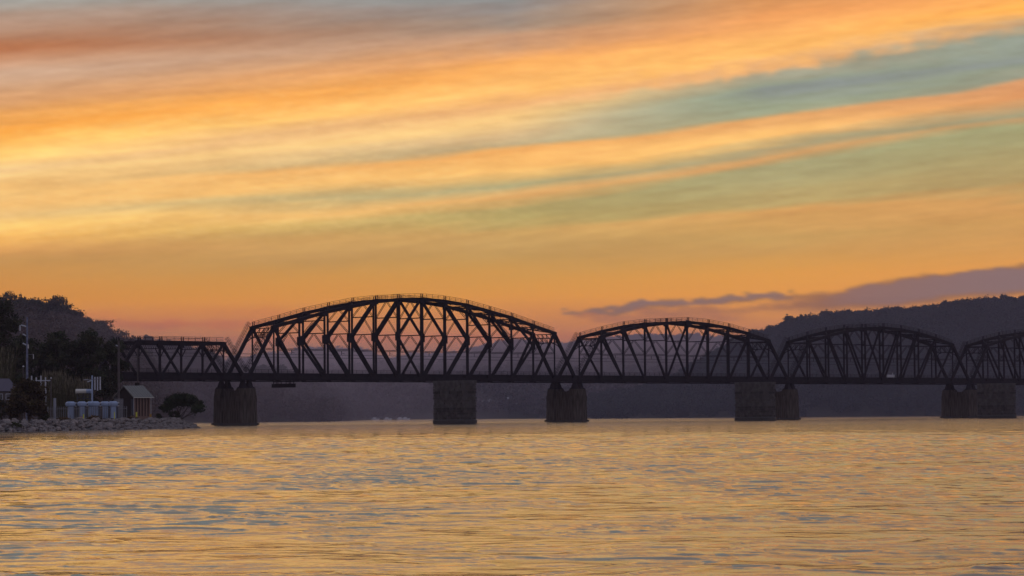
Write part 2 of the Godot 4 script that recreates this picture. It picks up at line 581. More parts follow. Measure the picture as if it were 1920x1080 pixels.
# a truss: chords, end posts, posts and diagonals are each a piece; the gussets are its own mesh
func truss(span: Node3D, z: float, start: float, p: float, up: Array, k_braced: bool) -> void:
	var n: int = up.size() - 1
	var low := func(k: int) -> Vector3: return Vector3(start + k * p, CHORD, z)
	var high := func(k: int) -> Vector3: return Vector3(start + k * p, up[k], z)
	var t := Node3D.new()
	t.name = "truss" if z == 0.0 else "truss_001"
	span.add_child(t, true)
	var gusset := func(at: Vector3, size: Vector3) -> void:
		var g := Buf.new()
		g.box(at, size)
		put("gusset_plate", g.mesh(M.steel), t)
	for k in n:
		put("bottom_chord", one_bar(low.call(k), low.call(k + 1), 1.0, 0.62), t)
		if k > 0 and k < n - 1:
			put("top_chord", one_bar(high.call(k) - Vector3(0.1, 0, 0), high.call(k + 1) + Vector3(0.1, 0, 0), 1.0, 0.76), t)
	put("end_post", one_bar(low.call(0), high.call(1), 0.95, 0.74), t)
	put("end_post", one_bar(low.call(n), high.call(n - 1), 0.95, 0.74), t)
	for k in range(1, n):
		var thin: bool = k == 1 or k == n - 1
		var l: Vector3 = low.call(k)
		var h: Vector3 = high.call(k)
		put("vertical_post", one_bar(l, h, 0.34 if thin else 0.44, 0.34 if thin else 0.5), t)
		gusset.call(l + Vector3(0, 0.35, 0), Vector3(1.7, 1.9, 0.70))
		gusset.call(h + Vector3(0, -0.35, 0), Vector3(1.5, 1.5, 0.82))
	gusset.call(low.call(0) + Vector3(0.4, 0.3, 0), Vector3(1.8, 1.8, 0.80))
	gusset.call(low.call(n) + Vector3(-0.4, 0.3, 0), Vector3(1.8, 1.8, 0.80))
	if k_braced:
		var mid := func(k: int) -> Vector3:
			var e := mini(k, n - k)
			return Vector3(start + k * p, [0, 0, 24.0, 24.7, 25.3, 25.7, 26.0, 26.0][e], z)
		for k in range(2, 7):
			for side in [0, 1]:
				var a: int = k if side == 0 else n - k
				var e: int = k + 1 if side == 0 else n - k - 1
				var m: Vector3 = mid.call(a)
				put("diagonal", one_bar(m, high.call(e), 0.74, 0.46), t)
				put("diagonal", one_bar(m, low.call(e), 0.70, 0.44), t)
				gusset.call(m, Vector3(1.35, 2.5, 0.66))
		put("diagonal", one_bar(high.call(1), low.call(2), 0.8, 0.46), t)
		put("diagonal", one_bar(high.call(n - 1), low.call(n - 2), 0.8, 0.46), t)
	else:
		for k in range(1, n / 2):
			put("diagonal", one_bar(high.call(k), low.call(k + 1), 0.62, 0.44), t)
			put("diagonal", one_bar(high.call(n - k), low.call(n - k - 1), 0.62, 0.44), t)


func bridge_span(label: String, from: float, start: float, p: float, up: Array, k_braced: bool, flat: bool) -> Node3D:
	var span := thing("bridge_span", label, "bridge span", bridge_at(from), PI / 4, "steel truss spans of the railway bridge")
	var n: int = up.size() - 1
	var end := start + n * p
	truss(span, 0.0, start, p, up, k_braced)
	truss(span, -WIDE, start, p, up, k_braced)
	# transverse frames between the two trusses at every post
	for k in range(1, n):
		var x := start + k * p
		var b := Buf.new()
		var f := func(y: float, w: float) -> Vector3: return Vector3(x, y, -WIDE * w)
		var top: float = up[k] - 0.4
		if flat:
			lattice(b, f.call(top, 0.02), f.call(top, 0.98), 1.25, 0.11, 9)
			twin(b, f.call(top - 1.3, 0.2), f.call(top - 3.4, 0.03), 0.2, 0.1)
			twin(b, f.call(top - 1.3, 0.8), f.call(top - 3.4, 0.97), 0.2, 0.1)
		else:
			lattice(b, f.call(21.9, 0.0), f.call(21.9, 1.0), 0.42, 0.07, 16)
			var tiers := [26.5]
			if top > 34.5: tiers = [26.5, 31.7, top]
			elif top > 31.5 and k_braced: tiers = [26.5, 30.2, top]
			elif top > 27.6: tiers = [26.5, top]
			var prev := 22.0
			for y in tiers:
				b.bar(f.call(y, 0.0), f.call(y, 1.0), 0.30, 0.30)
				if y - prev > 1.4:
					twin(b, f.call(y - 0.2, 0.47), f.call(prev + 0.2, 0.03), 0.42, 0.13)
					twin(b, f.call(y - 0.2, 0.53), f.call(prev + 0.2, 0.97), 0.42, 0.13)
				prev = y
			# catenary drop on every other frame
			if k % 2 == 0:
				b.bar(f.call(21.5, 0.36), f.call(20.4, 0.36), 0.12, 0.12)
				b.bar(f.call(20.9, 0.36), f.call(20.7, 0.22), 0.09, 0.09)
				b.bar(f.call(21.5, 0.70), f.call(20.4, 0.70), 0.12, 0.12)
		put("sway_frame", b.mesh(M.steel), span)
	# bracing in the plane of the top chords
	for k in range(1, n - 1):
		var b := Buf.new()
		var a := Vector3(start + k * p, up[k], -0.3)
		var c := Vector3(start + (k + 1) * p, up[k + 1], -0.3)
		var w := Vector3(0, 0, -WIDE + 0.6)
		b.bar(a, c + w, 0.30, 0.36, Vector3.UP)
		b.bar(a + w, c, 0.30, 0.36, Vector3.UP)
		b.bar(a.lerp(c, 0.5), a.lerp(c, 0.5) + w, 0.22, 0.22, Vector3.UP)
		put("top_lateral_brace", b.mesh(M.steel), span)
	# portals: braces across the sloping end posts
	for side in [0, 1]:
		var b := Buf.new()
		var a := Vector3(start if side == 0 else end, CHORD, 0)
		var c := Vector3(start + p if side == 0 else end - p, up[1], 0)
		var w := Vector3(0, 0, -WIDE)
		for t in [0.98, 0.80]:
			b.bar(a.lerp(c, t), a.lerp(c, t) + w, 0.26, 0.26)
		for j in 5:
			var s := a.lerp(c, 0.98) + w * (j / 5.0)
			var m := a.lerp(c, 0.80) + w * ((j + 0.5) / 5.0)
			b.bar(s, m, 0.14, 0.14)
			b.bar(m, a.lerp(c, 0.98) + w * ((j + 1) / 5.0), 0.14, 0.14)
		for o in [[0.02, 0.30], [0.98, 0.70]]:
			var prev: Vector3 = a.lerp(c, 0.52) + w * o[0]
			for s in 4:
				var u := (s + 1) / 4.0
				var q: Vector3 = a.lerp(c, 0.52 + 0.27 * (1.0 - (1.0 - u) * (1.0 - u)) ) + w * lerpf(o[0], o[1], u * u)
				b.bar(prev, q, 0.2, 0.2)
				prev = q
		put("portal_brace", b.mesh(M.steel), span)
	# floor
	for k in n + 1:
		var b := Buf.new()
		var x := start + k * p
		b.bar(Vector3(x, 13.1, -0.3), Vector3(x, 13.1, -WIDE + 0.3), 1.5, 0.4)
		put("floor_beam", b.mesh(M.steel), span)
	for z in [-2.0, -3.6, -6.0, -7.6]:
		put("stringer", one_bar(Vector3(start, 13.85, z), Vector3(end, 13.85, z), 1.15, 0.4), span)
	var ties := Buf.new()
	var tx := start
	while tx < end:
		ties.box(Vector3(tx, 14.55, -2.8), Vector3(0.26, 0.2, 2.7))
		ties.box(Vector3(tx, 14.55, -6.8), Vector3(0.26, 0.2, 2.7))
		tx += 0.62
	var deck := put("track_deck", ties.mesh(M.timber), span)
	deck.set_meta("kind", "stuff")
	for z in [-2.05, -3.5, -6.1, -7.55]:
		put("rail", one_bar(Vector3(start, 14.74, z), Vector3(end, 14.74, z), 0.17, 0.09), span)
	var side_walk := Buf.new()
	side_walk.box(Vector3((start + end) / 2, 14.28, -0.95), Vector3(end - start - 1.2, 0.9, 0.12))
	side_walk.box(Vector3((start + end) / 2, 14.66, -1.2), Vector3(end - start - 1.2, 0.1, 0.6))
	put("cable_trough", side_walk.mesh(M.steel), span)
	var far_walk := Buf.new()
	far_walk.box(Vector3((start + end) / 2, 14.2, -WIDE + 0.9), Vector3(end - start - 1.2, 0.8, 0.12))
	put("cable_trough", far_walk.mesh(M.steel), span)
	var under := Buf.new()
	for k in n:
		var x := start + k * p
		under.bar(Vector3(x, 12.5, -0.3), Vector3(x + p, 12.5, -WIDE + 0.3), 0.25, 0.25, Vector3.UP)
		under.bar(Vector3(x, 12.5, -WIDE + 0.3), Vector3(x + p, 12.5, -0.3), 0.25, 0.25, Vector3.UP)
	put("bottom_lateral_brace", under.mesh(M.steel), span)
	var hand := Buf.new()
	railing(hand, [Vector3(start + 1.0, 14.7, -0.8), Vector3(end - 1.0, 14.7, -0.8)], 1.05, 2.4)
	put("deck_railing", hand.mesh(M.steel), span)
	# walkways along the top chords
	for z in [0.0, -WIDE]:
		var path := []
		for k in range(1, n):
			path.append(Vector3(start + k * p, up[k] + 0.5, z))
		var b := Buf.new()
		railing(b, path, 1.15, 2.3)
		put("top_walkway_railing", b.mesh(M.steel), span)
	# wires over the tracks
	for z in [-2.8, -6.8]:
		var b := Buf.new()
		b.bar(Vector3(start - 0.8, 19.4, z), Vector3(end + 0.8, 19.4, z), 0.05, 0.05)
		b.bar(Vector3(start - 0.8, 20.3, z), Vector3(end + 0.8, 20.3, z), 0.05, 0.05)
		put("overhead_wire", b.mesh(M.steel), span)
	# caged ladders up the end posts
	for o in [[0, 0.0], [0, -WIDE], [1, 0.0], [1, -WIDE]]:
		if not flat and o[0] == 1:
			continue
		var b := Buf.new()
		var a := Vector3(start + 0.2 if o[0] == 0 else end - 0.2, CHORD + 1.2, o[1])
		var c := Vector3(start + p if o[0] == 0 else end - p, up[1] + 0.6, o[1])
		var d := (c - a).normalized()
		var off := Vector3(-d.y, d.x, 0) * (1.0 if o[0] == 0 else -1.0)
		off *= 1.0 if off.y > 0 else -1.0
		var lift := off * 0.9
		for z in [-0.3, 0.3]:
			for r in [0.0, 0.55, 1.1]:
				b.bar(a + lift + off * r + Vector3(0, 0, z), c + lift + off * r + Vector3(0, 0, z), 0.06, 0.06)
		var steps := int((c - a).length() / 0.9)
		for s in steps + 1:
			var q := a.lerp(c, s / float(steps)) + lift
			for z in [-0.3, 0.3]:
				b.bar(q + Vector3(0, 0, z), q + off * 1.1 + Vector3(0, 0, z), 0.06, 0.06)
			b.bar(q + Vector3(0, 0, -0.3), q + Vector3(0, 0, 0.3), 0.06, 0.06)
		put("caged_ladder", b.mesh(M.steel), span)
	return span


func bridge_at(u: float, z := 0.0, y := 0.0) -> Vector3:   # u metres along the bridge, z towards the viewer
	var s := sqrt(0.5)
	return Vector3(-75.6 + (u + z) * s, y, -772.8 - (u - z) * s)


func octagon(at: Vector3, wide: float) -> PackedVector3Array:
	var out := PackedVector3Array()
	for k in 8:
		var a := -TAU * (k + 0.5) / 8.0
		out.append(at + Vector3(cos(a), 0, sin(a)) * wide * 0.5412)
	return out


func concrete_pier() -> Node3D:
	var t := thing("concrete_pier", "", "bridge pier", bridge_at(0), PI / 4)
	var mid := Vector3(0, 0, -WIDE / 2)
	# plinth: two octagons and a slab between
	for s in [-1, 1]:
		var c: Vector3 = mid + Vector3(0, 0, s * WIDE / 2)
		var b := Buf.new()
		b.loft([octagon(c + Vector3(0, -0.8, 0), 7.3), octagon(c + Vector3(0, 0.62, 0), 7.3)])
		put("plinth", b.mesh(M.wet), t)
		b = Buf.new()
		b.loft([octagon(c + Vector3(0, 0.6, 0), 6.2), octagon(c + Vector3(0, 8.4, 0), 5.75), octagon(c + Vector3(0, 10.4, 0), 5.15)])
		var shaft := put("shaft", b.mesh(M.concrete), t)
		# three short ribs near the top of each face
		var ribs := Buf.new()
		for k in 8:
			var a := TAU * k / 8.0
			var nrm := Vector3(cos(a), 0, sin(a))
			var tan := Vector3(-nrm.z, 0, nrm.x)
			for j in [-1, 0, 1]:
				ribs.bar(c + nrm * 2.93 + tan * 0.55 * j + Vector3(0, 6.6, 0), c + nrm * 2.89 + tan * 0.55 * j + Vector3(0, 8.3, 0), 0.2, 0.2, tan)
		put("face_rib", ribs.mesh(M.concrete), shaft).set_meta("kind", "stuff")
		# bearings: one under each of the two truss ends that meet here
		for e in [-1, 1]:
			b = Buf.new()
			b.taper(c + Vector3(e * 1.25, 10.35, 0), Vector2(2.1, 2.6), Vector2(1.7, 2.2), 0.45)
			b.taper(c + Vector3(e * 1.15, 10.8, 0), Vector2(1.5, 1.9), Vector2(0.75, 1.3), 1.5)
			b.tube(c + Vector3(e * 1.0, 12.4, -0.75), c + Vector3(e * 1.0, 12.4, 0.75), 0.3, 0.3, 8)
			put("bearing", b.mesh(M.steel), t)
	var w := Buf.new()
	w.taper(mid + Vector3(0, -0.8, 0), Vector2(5.4, WIDE - 5.0), Vector2(5.4, WIDE - 5.0), 1.38)
	put("plinth", w.mesh(M.wet), t)
	# web between the shafts with a dished top
	w = Buf.new()
	var steps := 8
	for k in steps:
		var z0 := -WIDE / 2 + (k / float(steps) - 0.5) * (WIDE - 2.0)
		var z1 := -WIDE / 2 + ((k + 1.0) / steps - 0.5) * (WIDE - 2.0)
		var y0 := 9.5 + 0.85 * pow(absf(k / float(steps) - 0.5) * 2.0, 2.5)
		var y1 := 9.5 + 0.85 * pow(absf((k + 1.0) / steps - 0.5) * 2.0, 2.5)
		w.hexa([Vector3(-2.3, 0.55, z1), Vector3(2.3, 0.55, z1), Vector3(2.3, 0.55, z0), Vector3(-2.3, 0.55, z0),
			Vector3(-2.0, y1, z1), Vector3(2.0, y1, z1), Vector3(2.0, y0, z0), Vector3(-2.0, y0, z0)])
	put("web_wall", w.mesh(M.concrete), t)
	return t


# the piers of an older bridge: round-ended, coursed rock-faced stone
func stadium(y: float, long: float, thick: float) -> PackedVector3Array:
	var out := PackedVector3Array()
	var r := thick * 0.5
	for k in 26:
		var a := -TAU * k / 26.0
		var c := Vector3(cos(a) * r, y, sin(a) * r)
		c.z += (long * 0.5 - r) * (1.0 if sin(a) > 0.0 else -1.0)
		out.append(c)
	return out


func stone_pier() -> Node3D:
	rng.seed = 71
	var t := thing("stone_pier", "", "bridge pier", bridge_at(22.1, 62.4), PI / 4)
	var long := 14.2
	var thick := 5.2
	var b := Buf.new()
	b.loft([stadium(-1.0, long - 0.3, thick - 0.3), stadium(11.3, long - 0.3, thick - 0.3)])
	put("core", b.mesh(M.stone), t)
	b = Buf.new()
	b.loft([stadium(-1.0, long + 0.7, thick + 0.7), stadium(0.9, long + 0.7, thick + 0.7), stadium(1.15, long + 0.2, thick + 0.2)])
	put("footing", b.mesh(M.wet), t)
	b = Buf.new()
	b.loft([stadium(10.95, long + 0.5, thick + 0.5), stadium(11.75, long + 0.5, thick + 0.5)])
	put("coping", b.mesh(M.stone), t)
	# coursed blocks round the outline
	var blocks := Buf.new()
	var r := thick * 0.5
	var straight := long - thick
	var round_ := straight * 2.0 + TAU * r
	var point := func(s: float, out: float) -> Vector3:
		s = fposmod(s, round_)
		if s < straight:
			return Vector3(r + out, 0, straight * 0.5 - s)
		s -= straight
		if s < PI * r:
			var a := s / r
			return Vector3(cos(a) * (r + out), 0, -straight * 0.5 - sin(a) * (r + out))
		s -= PI * r
		if s < straight:
			return Vector3(-r - out, 0, -straight * 0.5 + s)
		s -= straight
		var a := s / r
		return Vector3(-cos(a) * (r + out), 0, straight * 0.5 + sin(a) * (r + out))
	var y := 1.1
	while y < 10.9:
		var h := rng.randf_range(0.62, 0.85)
		h = minf(h, 10.96 - y)
		var s := rng.randf() * 2.0
		var course := rng.randf_range(0.65, 1.25)
		var stop := s + round_
		while s < stop - 0.3:
			var w := minf(rng.randf_range(1.0, 2.1), stop - s)
			var out := rng.randf_range(0.0, 0.26)
			var tone := course * rng.randf_range(0.75, 1.25)
			blocks.tint = Color(tone, tone * rng.randf_range(0.94, 1.0), tone * rng.randf_range(0.88, 1.0))
			var g := 0.07
			var lo := Vector3(0, y + g, 0)
			var hi := Vector3(0, y + h - g, 0)
			var p: Array = []
			for e in [lo, hi]:
				p.append(point.call(s + g, -0.35) + e)
				p.append(point.call(s + w - g, -0.35) + e)
				p.append(point.call(s + w - g, out) + e)
				p.append(point.call(s + g, out) + e)
			blocks.hexa([p[3], p[2], p[1], p[0], p[7], p[6], p[5], p[4]])
			s += w
		y += h
	var m := put("masonry", blocks.mesh(M.stone), t)
	m.set_meta("kind", "stuff")
	return t


func traveller() -> void:
	var t := thing("maintenance_gantry", "dark steel maintenance gantry slung under the longest truss span", "gantry", bridge_at(18.0), PI / 4)
	var b := Buf.new()
	b.box(Vector3(0, 10.75, -4.8), Vector3(1.5, 0.12, 9.0))
	put("platform", b.mesh(M.steel), t)
	for x in [-0.72, 0.72]:
		b = Buf.new()
		b.box(Vector3(x, 11.25, -4.8), Vector3(0.05, 0.85, 9.0))
		b.bar(Vector3(x, 11.75, -0.3), Vector3(x, 11.75, -9.3), 0.12, 0.12)
		put("side_panel", b.mesh(M.steel), t)
	for z in [-1.0, -3.0, -6.6, -8.6]:
		b = Buf.new()
		b.bar(Vector3(-0.6, 11.7, z), Vector3(-0.6, 12.7, z), 0.16, 0.16)
		b.bar(Vector3(0.6, 11.7, z), Vector3(0.6, 12.7, z), 0.16, 0.16)
		b.bar(Vector3(-0.7, 12.35, z), Vector3(0.7, 12.35, z), 0.2, 0.2)
		put("hanger", b.mesh(M.steel), t)


func deck_cabinet() -> void:
	var t := thing("track_cabinet", "small pale louvred cabinet standing on the deck of the dark span", "cabinet", bridge_at(300.8, -0.7), PI / 4)
	var b := Buf.new()
	b.box(Vector3(0, 15.35, 0), Vector3(4.2, 0.95, 0.5))
	put("body", b.mesh(M.pale), t)
	for k in 6:
		put("louvre", one_bar_of(Vector3(-2.0, 14.98 + k * 0.15, 0.28), Vector3(2.0, 14.98 + k * 0.15, 0.28), 0.05, 0.05, M.white), t)
	for x in [-1.8, 1.8]:
		bar_part(t, "leg", Vector3(x, 14.5, 0), Vector3(x, 14.9, 0), 0.08, 0.08, M.galv)
	bar_part(t, "vent_pipe", Vector3(1.3, 15.8, 0), Vector3(1.3, 16.5, 0), 0.12, 0.1, M.pale)


# ---------------------------------------------------------------- the near shore
func shore_path() -> PackedVector2Array:
	return PackedVector2Array([Vector2(-112, -380), Vector2(-87, -465), Vector2(-78.7, -488), Vector2(-72.6, -519), Vector2(-67.2, -546), Vector2(-65.0, -557), Vector2(-65.2, -569), Vector2(-69.5, -588), Vector2(-80, -615), Vector2(-93, -680), Vector2(-101, -735)])


func make_shore() -> void:
	var path := shore_path()
	var b := Buf.new()
	# a level shelf, and its bank under the rocks
	var back := Vector2(-420, -560)
	for k in path.size() - 1:
		var p := path[k]
		var q := path[k + 1]
		var d := (q - p).normalized()
		var inw := Vector2(d.y, -d.x)
		if inw.dot(back - p) < 0.0:
			inw = -inw
		var pi_ := p + inw * 4.4
		var qi := q + inw * 4.4
		b.quad(Vector3(p.x, -0.9, p.y), Vector3(pi_.x, GROUND - 0.2, pi_.y), Vector3(qi.x, GROUND - 0.2, qi.y), Vector3(q.x, -0.9, q.y))
		b.quad(Vector3(pi_.x, GROUND - 0.2, pi_.y), Vector3(pi_.x - 1.0, GROUND, pi_.y), Vector3(qi.x - 1.0, GROUND, qi.y), Vector3(qi.x, GROUND - 0.2, qi.y))
		b.quad(Vector3(pi_.x - 1.0, GROUND, pi_.y), Vector3(-420, GROUND, pi_.y), Vector3(-420, GROUND, qi.y), Vector3(qi.x - 1.0, GROUND, qi.y))
	setting("ground", b.mesh(M.earth))
	# railway embankment behind the trees
	b = Buf.new()
	var e := bridge_at(-46, -WIDE / 2)
	b.hexa([Vector3(-330, 0, e.z + 90), Vector3(e.x + 4, 0, e.z + 16), Vector3(e.x - 4, 0, e.z - 40), Vector3(-330, 0, e.z - 40),
		Vector3(-330, 13.2, e.z + 50), Vector3(e.x - 1, 13.2, e.z + 5), Vector3(e.x - 6, 13.2, e.z - 12), Vector3(-330, 13.2, e.z)])
	setting("railway_embankment", b.mesh(M.redearth))
	var ab := thing("bridge_abutment", "concrete abutment under the shore end of the short flat-topped span", "abutment", bridge_at(-46.2, -WIDE / 2), PI / 4)
	b = Buf.new()
	b.taper(Vector3(-1.2, 0, 0), Vector2(4.0, 13.5), Vector2(3.4, 13), 12.3)
	put("wall", b.mesh(M.concrete), ab)
	# revetment of boulders
	rng.seed = 41
	var kinds := []
	for k in 12:
		var s := SphereMesh.new()
		s.radius = 0.5
		s.height = 1.0
		s.radial_segments = 8
		s.rings = 4
		var a := s.get_mesh_arrays()
		var vv: PackedVector3Array = a[Mesh.ARRAY_VERTEX]
		var idx: PackedInt32Array = a[Mesh.ARRAY_INDEX]
		var f := noise(80 + k, 1.3, 2)
		var r := Buf.new()
		for i in vv.size():
			var p := vv[i]
			vv[i] = p * (1.0 + 0.55 * f.get_noise_3dv(p * 1.0)) * Vector3(1.0, 0.8, 0.85)
		for i in range(0, idx.size(), 3):
			r.tri(vv[idx[i]], vv[idx[i + 1]], vv[idx[i + 2]])
		kinds.append(r.mesh(M.rocks[k % 3] if k < 6 else M.wet))
	var rev := thing("rock_revetment", "low bank of pale grey boulders along the near shore below the fence", "rock revetment")
	var spots := []
	for k in path.size() - 1:
		var p := path[k]
		var q := path[k + 1]
		var d := (q - p).normalized()
		var inw := Vector2(d.y, -d.x)
		if inw.dot(back - p) < 0.0:
			inw = -inw
		var n := int((q - p).length() / 0.8)
		if k == 0 or k > 7:
			n /= 3
		for row in 5:
			for j in n:
				var along := p.lerp(q, (j + rng.randf()) / n)
				var t := (row + rng.randf() * 0.7) / 4.6
				var o := along + inw * (t * 4.6 - 0.3)
				var s := pow(rng.randf(), 1.6) * 1.15 + 0.55
				if k == 0 or k > 7:
					s *= 1.7
				var at := Vector3(o.x, -0.45 + t * (GROUND + 0.35) + rng.randf_range(-0.1, 0.15), o.y)
				var near: float = at.length() + 14.0 * (1.0 - t) * 0.0 - (60.0 if k >= 1 and k <= 5 and row > 0 else 0.0) + rng.randf() * 60.0
				spots.append([near, at, s, rng.randi() % 6 + (6 if t < 0.24 else 0)])
	spots.sort_custom(func(m, w): return m[0] < w[0])
	var rest := Buf.new()
	for i in spots.size():
		var turn := Basis.from_euler(Vector3(rng.randf() * 0.7, rng.randf() * TAU, rng.randf() * 0.7)).scaled(Vector3(spots[i][2], spots[i][2] * rng.randf_range(0.6, 0.95), spots[i][2]))
		var m: ArrayMesh = kinds[spots[i][3]]
		if i < 290:
			var o := MeshInstance3D.new()
			o.mesh = m
			o.name = "stone" if i == 0 else "stone_%03d" % i
			rev.add_child(o, true)
			o.transform = Transform3D(turn, spots[i][1])
		else:
			var vv: PackedVector3Array = m.surface_get_arrays(0)[Mesh.ARRAY_VERTEX]
			for p in vv:
				rest.v.append(spots[i][1] + turn * p)
				rest.c.append(Color(1, 1, 1))
	var rr := put("small_stones", rest.mesh(M.rocks[0]), rev)
	rr.set_meta("kind", "stuff")


func kiosk() -> Node3D:
	var t := thing("transformer_kiosk", "", "transformer", Vector3(-87.2, GROUND, -538), 0.35)
	var b := Buf.new()
	b.box(Vector3(0, 0.15, 0), Vector3(1.5, 0.3, 1.4))
	put("base_plinth", b.mesh(M.concrete), t)
	b = Buf.new()
	b.box(Vector3(0, 1.5, 0), Vector3(0.98, 2.45, 1.0))
	put("body", b.mesh(M.blue_grey), t)
	b = Buf.new()
	b.box(Vector3(0, 1.6, 0.52), Vector3(0.78, 1.8, 0.04))
	put("door", b.mesh(M.blue_grey), t)
	b = Buf.new()
	b.taper(Vector3(-0.05, 2.72, 0), Vector2(1.5, 1.4), Vector2(1.75, 1.6), 0.3)
	b.taper(Vector3(-0.05, 3.02, 0), Vector2(1.75, 1.6), Vector2(1.75, 1.6), 0.35)
	b.taper(Vector3(-0.05, 3.37, 0), Vector2(1.75, 1.6), Vector2(1.0, 1.2), 0.3)
	put("cap", b.mesh(M.blue_grey), t)
	for k in 4:
		b = Buf.new()
		b.box(Vector3(0.72, 1.4, -0.4 + 0.27 * k), Vector3(0.32, 2.2, 0.08))
		put("cooling_fin", b.mesh(M.dark_blue), t)
	for k in 3:
		b = Buf.new()
		b.tube(Vector3(0.75, 2.75 + 0.3 * k, 0.35), Vector3(1.12, 2.75 + 0.3 * k, 0.45), 0.1, 0.07, 6)
		b.tube(Vector3(0.9, 2.75 + 0.3 * k, 0.38), Vector3(0.98, 2.75 + 0.3 * k, 0.41), 0.15, 0.15, 6)
		put("insulator", b.mesh(M.pale if k != 1 else M.dark_blue), t)
	return t


func post(called: String, label: String, category: String, at: Vector3, tall: float, low: float, top: float, mat: Material, group := "") -> Node3D:
	var t := thing(called, label, category, at, 0.0, group)
	var b := Buf.new()
	b.tube(Vector3(0, -0.3, 0), Vector3(0, tall, 0), low, top, 10)
	put("shaft", b.mesh(mat), t)
	return t


func bar_part(t: Node3D, called: String, a: Vector3, c: Vector3, ra: float, rc: float, mat: Material) -> void:
	var b := Buf.new()
	b.tube(a, c, ra, rc, 8)
	put(called, b.mesh(mat), t)


func make_yard() -> void:
	# transformers
	var k0 := kiosk()
	k0.set_meta("group", "transformers behind the palisade fence")
	k0.set_meta("label", "leftmost blue-grey transformer kiosk behind the palisade fence")
	for s in [[-84.95, -538.0, 0.25, "blue-grey transformer kiosk second from the left behind the fence"], [-83.75, -542.0, 0.3, "darker blue-grey transformer kiosk half hidden by the second one"],
			[-82.3, -538.0, 0.2, "blue-grey transformer kiosk right of the middle with a dark vent"], [-81.1, -542.5, 0.3, "narrow blue-grey transformer kiosk mostly hidden behind the third front one"], [-78.8, -538.0, 0.3, "blue-grey transformer kiosk standing alone nearest the timber pole"]]:
		copy(k0, "transformer_kiosk", Vector3(s[0], GROUND, s[1]), s[2], s[3], "transformers behind the palisade fence")
	# tank on a frame
	var t := thing("oil_tank", "horizontal cream and blue oil tank on a frame above the transformers", "tank", Vector3(-86.2, GROUND, -548))
	bar_part(t, "tank_body", Vector3(-1.6, 5.75, 0), Vector3(0.55, 5.75, 0), 0.48, 0.48, M.cream)
	bar_part(t, "tank_end", Vector3(0.552, 5.75, 0), Vector3(1.5, 5.75, 0), 0.45, 0.45, M.blue_grey)
	for x in [-1.3, 0.0, 1.2]:
		bar_part(t, "leg", Vector3(x, 0, 0), Vector3(x, 5.4, 0), 0.1, 0.1, M.dark_blue)
	var b := Buf.new()
	b.bar(Vector3(-1.3, 4.4, 0), Vector3(0, 5.2, 0), 0.1, 0.1)
	b.bar(Vector3(0, 4.4, 0), Vector3(1.2, 5.2, 0), 0.1, 0.1)
	b.bar(Vector3(-1.4, 4.3, 0), Vector3(1.4, 4.3, 0), 0.14, 0.14)
	put("frame", b.mesh(M.dark_blue), t)
	# fence: each pale a piece
	var fence := thing("palisade_fence", "grey steel palisade fence with spiked pales along the shore yard", "fence")
	rng.seed = 5
	var fa := Vector3(-93.4, GROUND, -529)
	var fb := Vector3(-76.6, GROUND, -541)
	var count := 52
	var pales := []
	b = Buf.new()
	b.box(Vector3(0, 1.25, 0), Vector3(0.075, 2.5, 0.03))
	b.taper(Vector3(0, 2.5, 0), Vector2(0.075, 0.03), Vector2(0.01, 0.01), 0.25)
	var pale_mesh := b.mesh(M.galv)
	for k in count:
		put("pale", pale_mesh, fence, fa.lerp(fb, k / (count - 1.0)))
	for h in [0.5, 2.2]:
		put("rail", one_bar_of(fa + Vector3(0, h, -0.06), fb + Vector3(0, h, -0.06), 0.07, 0.05, M.galv), fence)
	for k in 7:
		var p := fa.lerp(fb, k / 6.0)
		put("fence_post", one_bar_of(p + Vector3(0, -0.2, -0.12), p + Vector3(0, 2.6, -0.12), 0.12, 0.1, M.galv), fence)
	# gate of closer pales between the timber pole and the brick hut
	var gate := thing("palisade_gate", "taller grey spiked gate between timber pole and brick hut", "gate", Vector3(-79.6, GROUND, -551))
	for k in 12:
		var p := put("pale", pale_mesh, gate, Vector3(-0.85 + k * 0.155, 0.1, 0))
		p.scale = Vector3(1.5, 1.55, 1)
	for h in [0.5, 3.4]:
		put("rail", one_bar_of(Vector3(-0.9, h, -0.05), Vector3(0.9, h, -0.05), 0.08, 0.05, M.galv), gate)
	# poles
	var pole := post("steel_pole", "tall blue-grey steel pole with white insulators rising out of the trees", "pole", Vector3(-92.6, GROUND, -520), 19.7, 0.26, 0.17, M.pole_blue)
	for o in [[17.9, -1.15, true], [16.15, -0.85, false], [14.4, -0.85, false]]:
		bar_part(pole, "insulator", Vector3(-0.2, o[0], 0), Vector3(o[1], o[0] + 0.32, 0), 0.14, 0.11, M.white)
		if o[2]:
			bar_part(pole, "insulator", Vector3(-1.35, o[0] + 0.3, 0), Vector3(-1.35, o[0] - 0.75, 0), 0.12, 0.12, M.white)
	bar_part(pole, "bracket", Vector3(0.15, 12.6, 0), Vector3(1.2, 12.6, 0), 0.05, 0.05, M.galv)
	bar_part(pole, "hanging_insulator", Vector3(1.2, 12.6, 0), Vector3(1.2, 11.7, 0), 0.08, 0.08, M.pale)
	b = Buf.new()
	b.box(Vector3(0.22, 14.1, 0.1), Vector3(0.22, 0.75, 0.2))
	put("switch_box", b.mesh(M.pale), pole)
	var wood := post("timber_pole", "thick weathered timber pole in front of the short bridge span", "pole", Vector3(-80.9, GROUND, -560), 16.2, 0.27, 0.2, M.timber_pale)
	bar_part(wood, "insulator", Vector3(-0.2, 15.1, 0), Vector3(-0.6, 15.3, 0), 0.12, 0.1, M.white)
	bar_part(wood, "crossarm", Vector3(-0.9, 15.0, 0), Vector3(0.5, 15.0, 0), 0.07, 0.07, M.timber_pale)
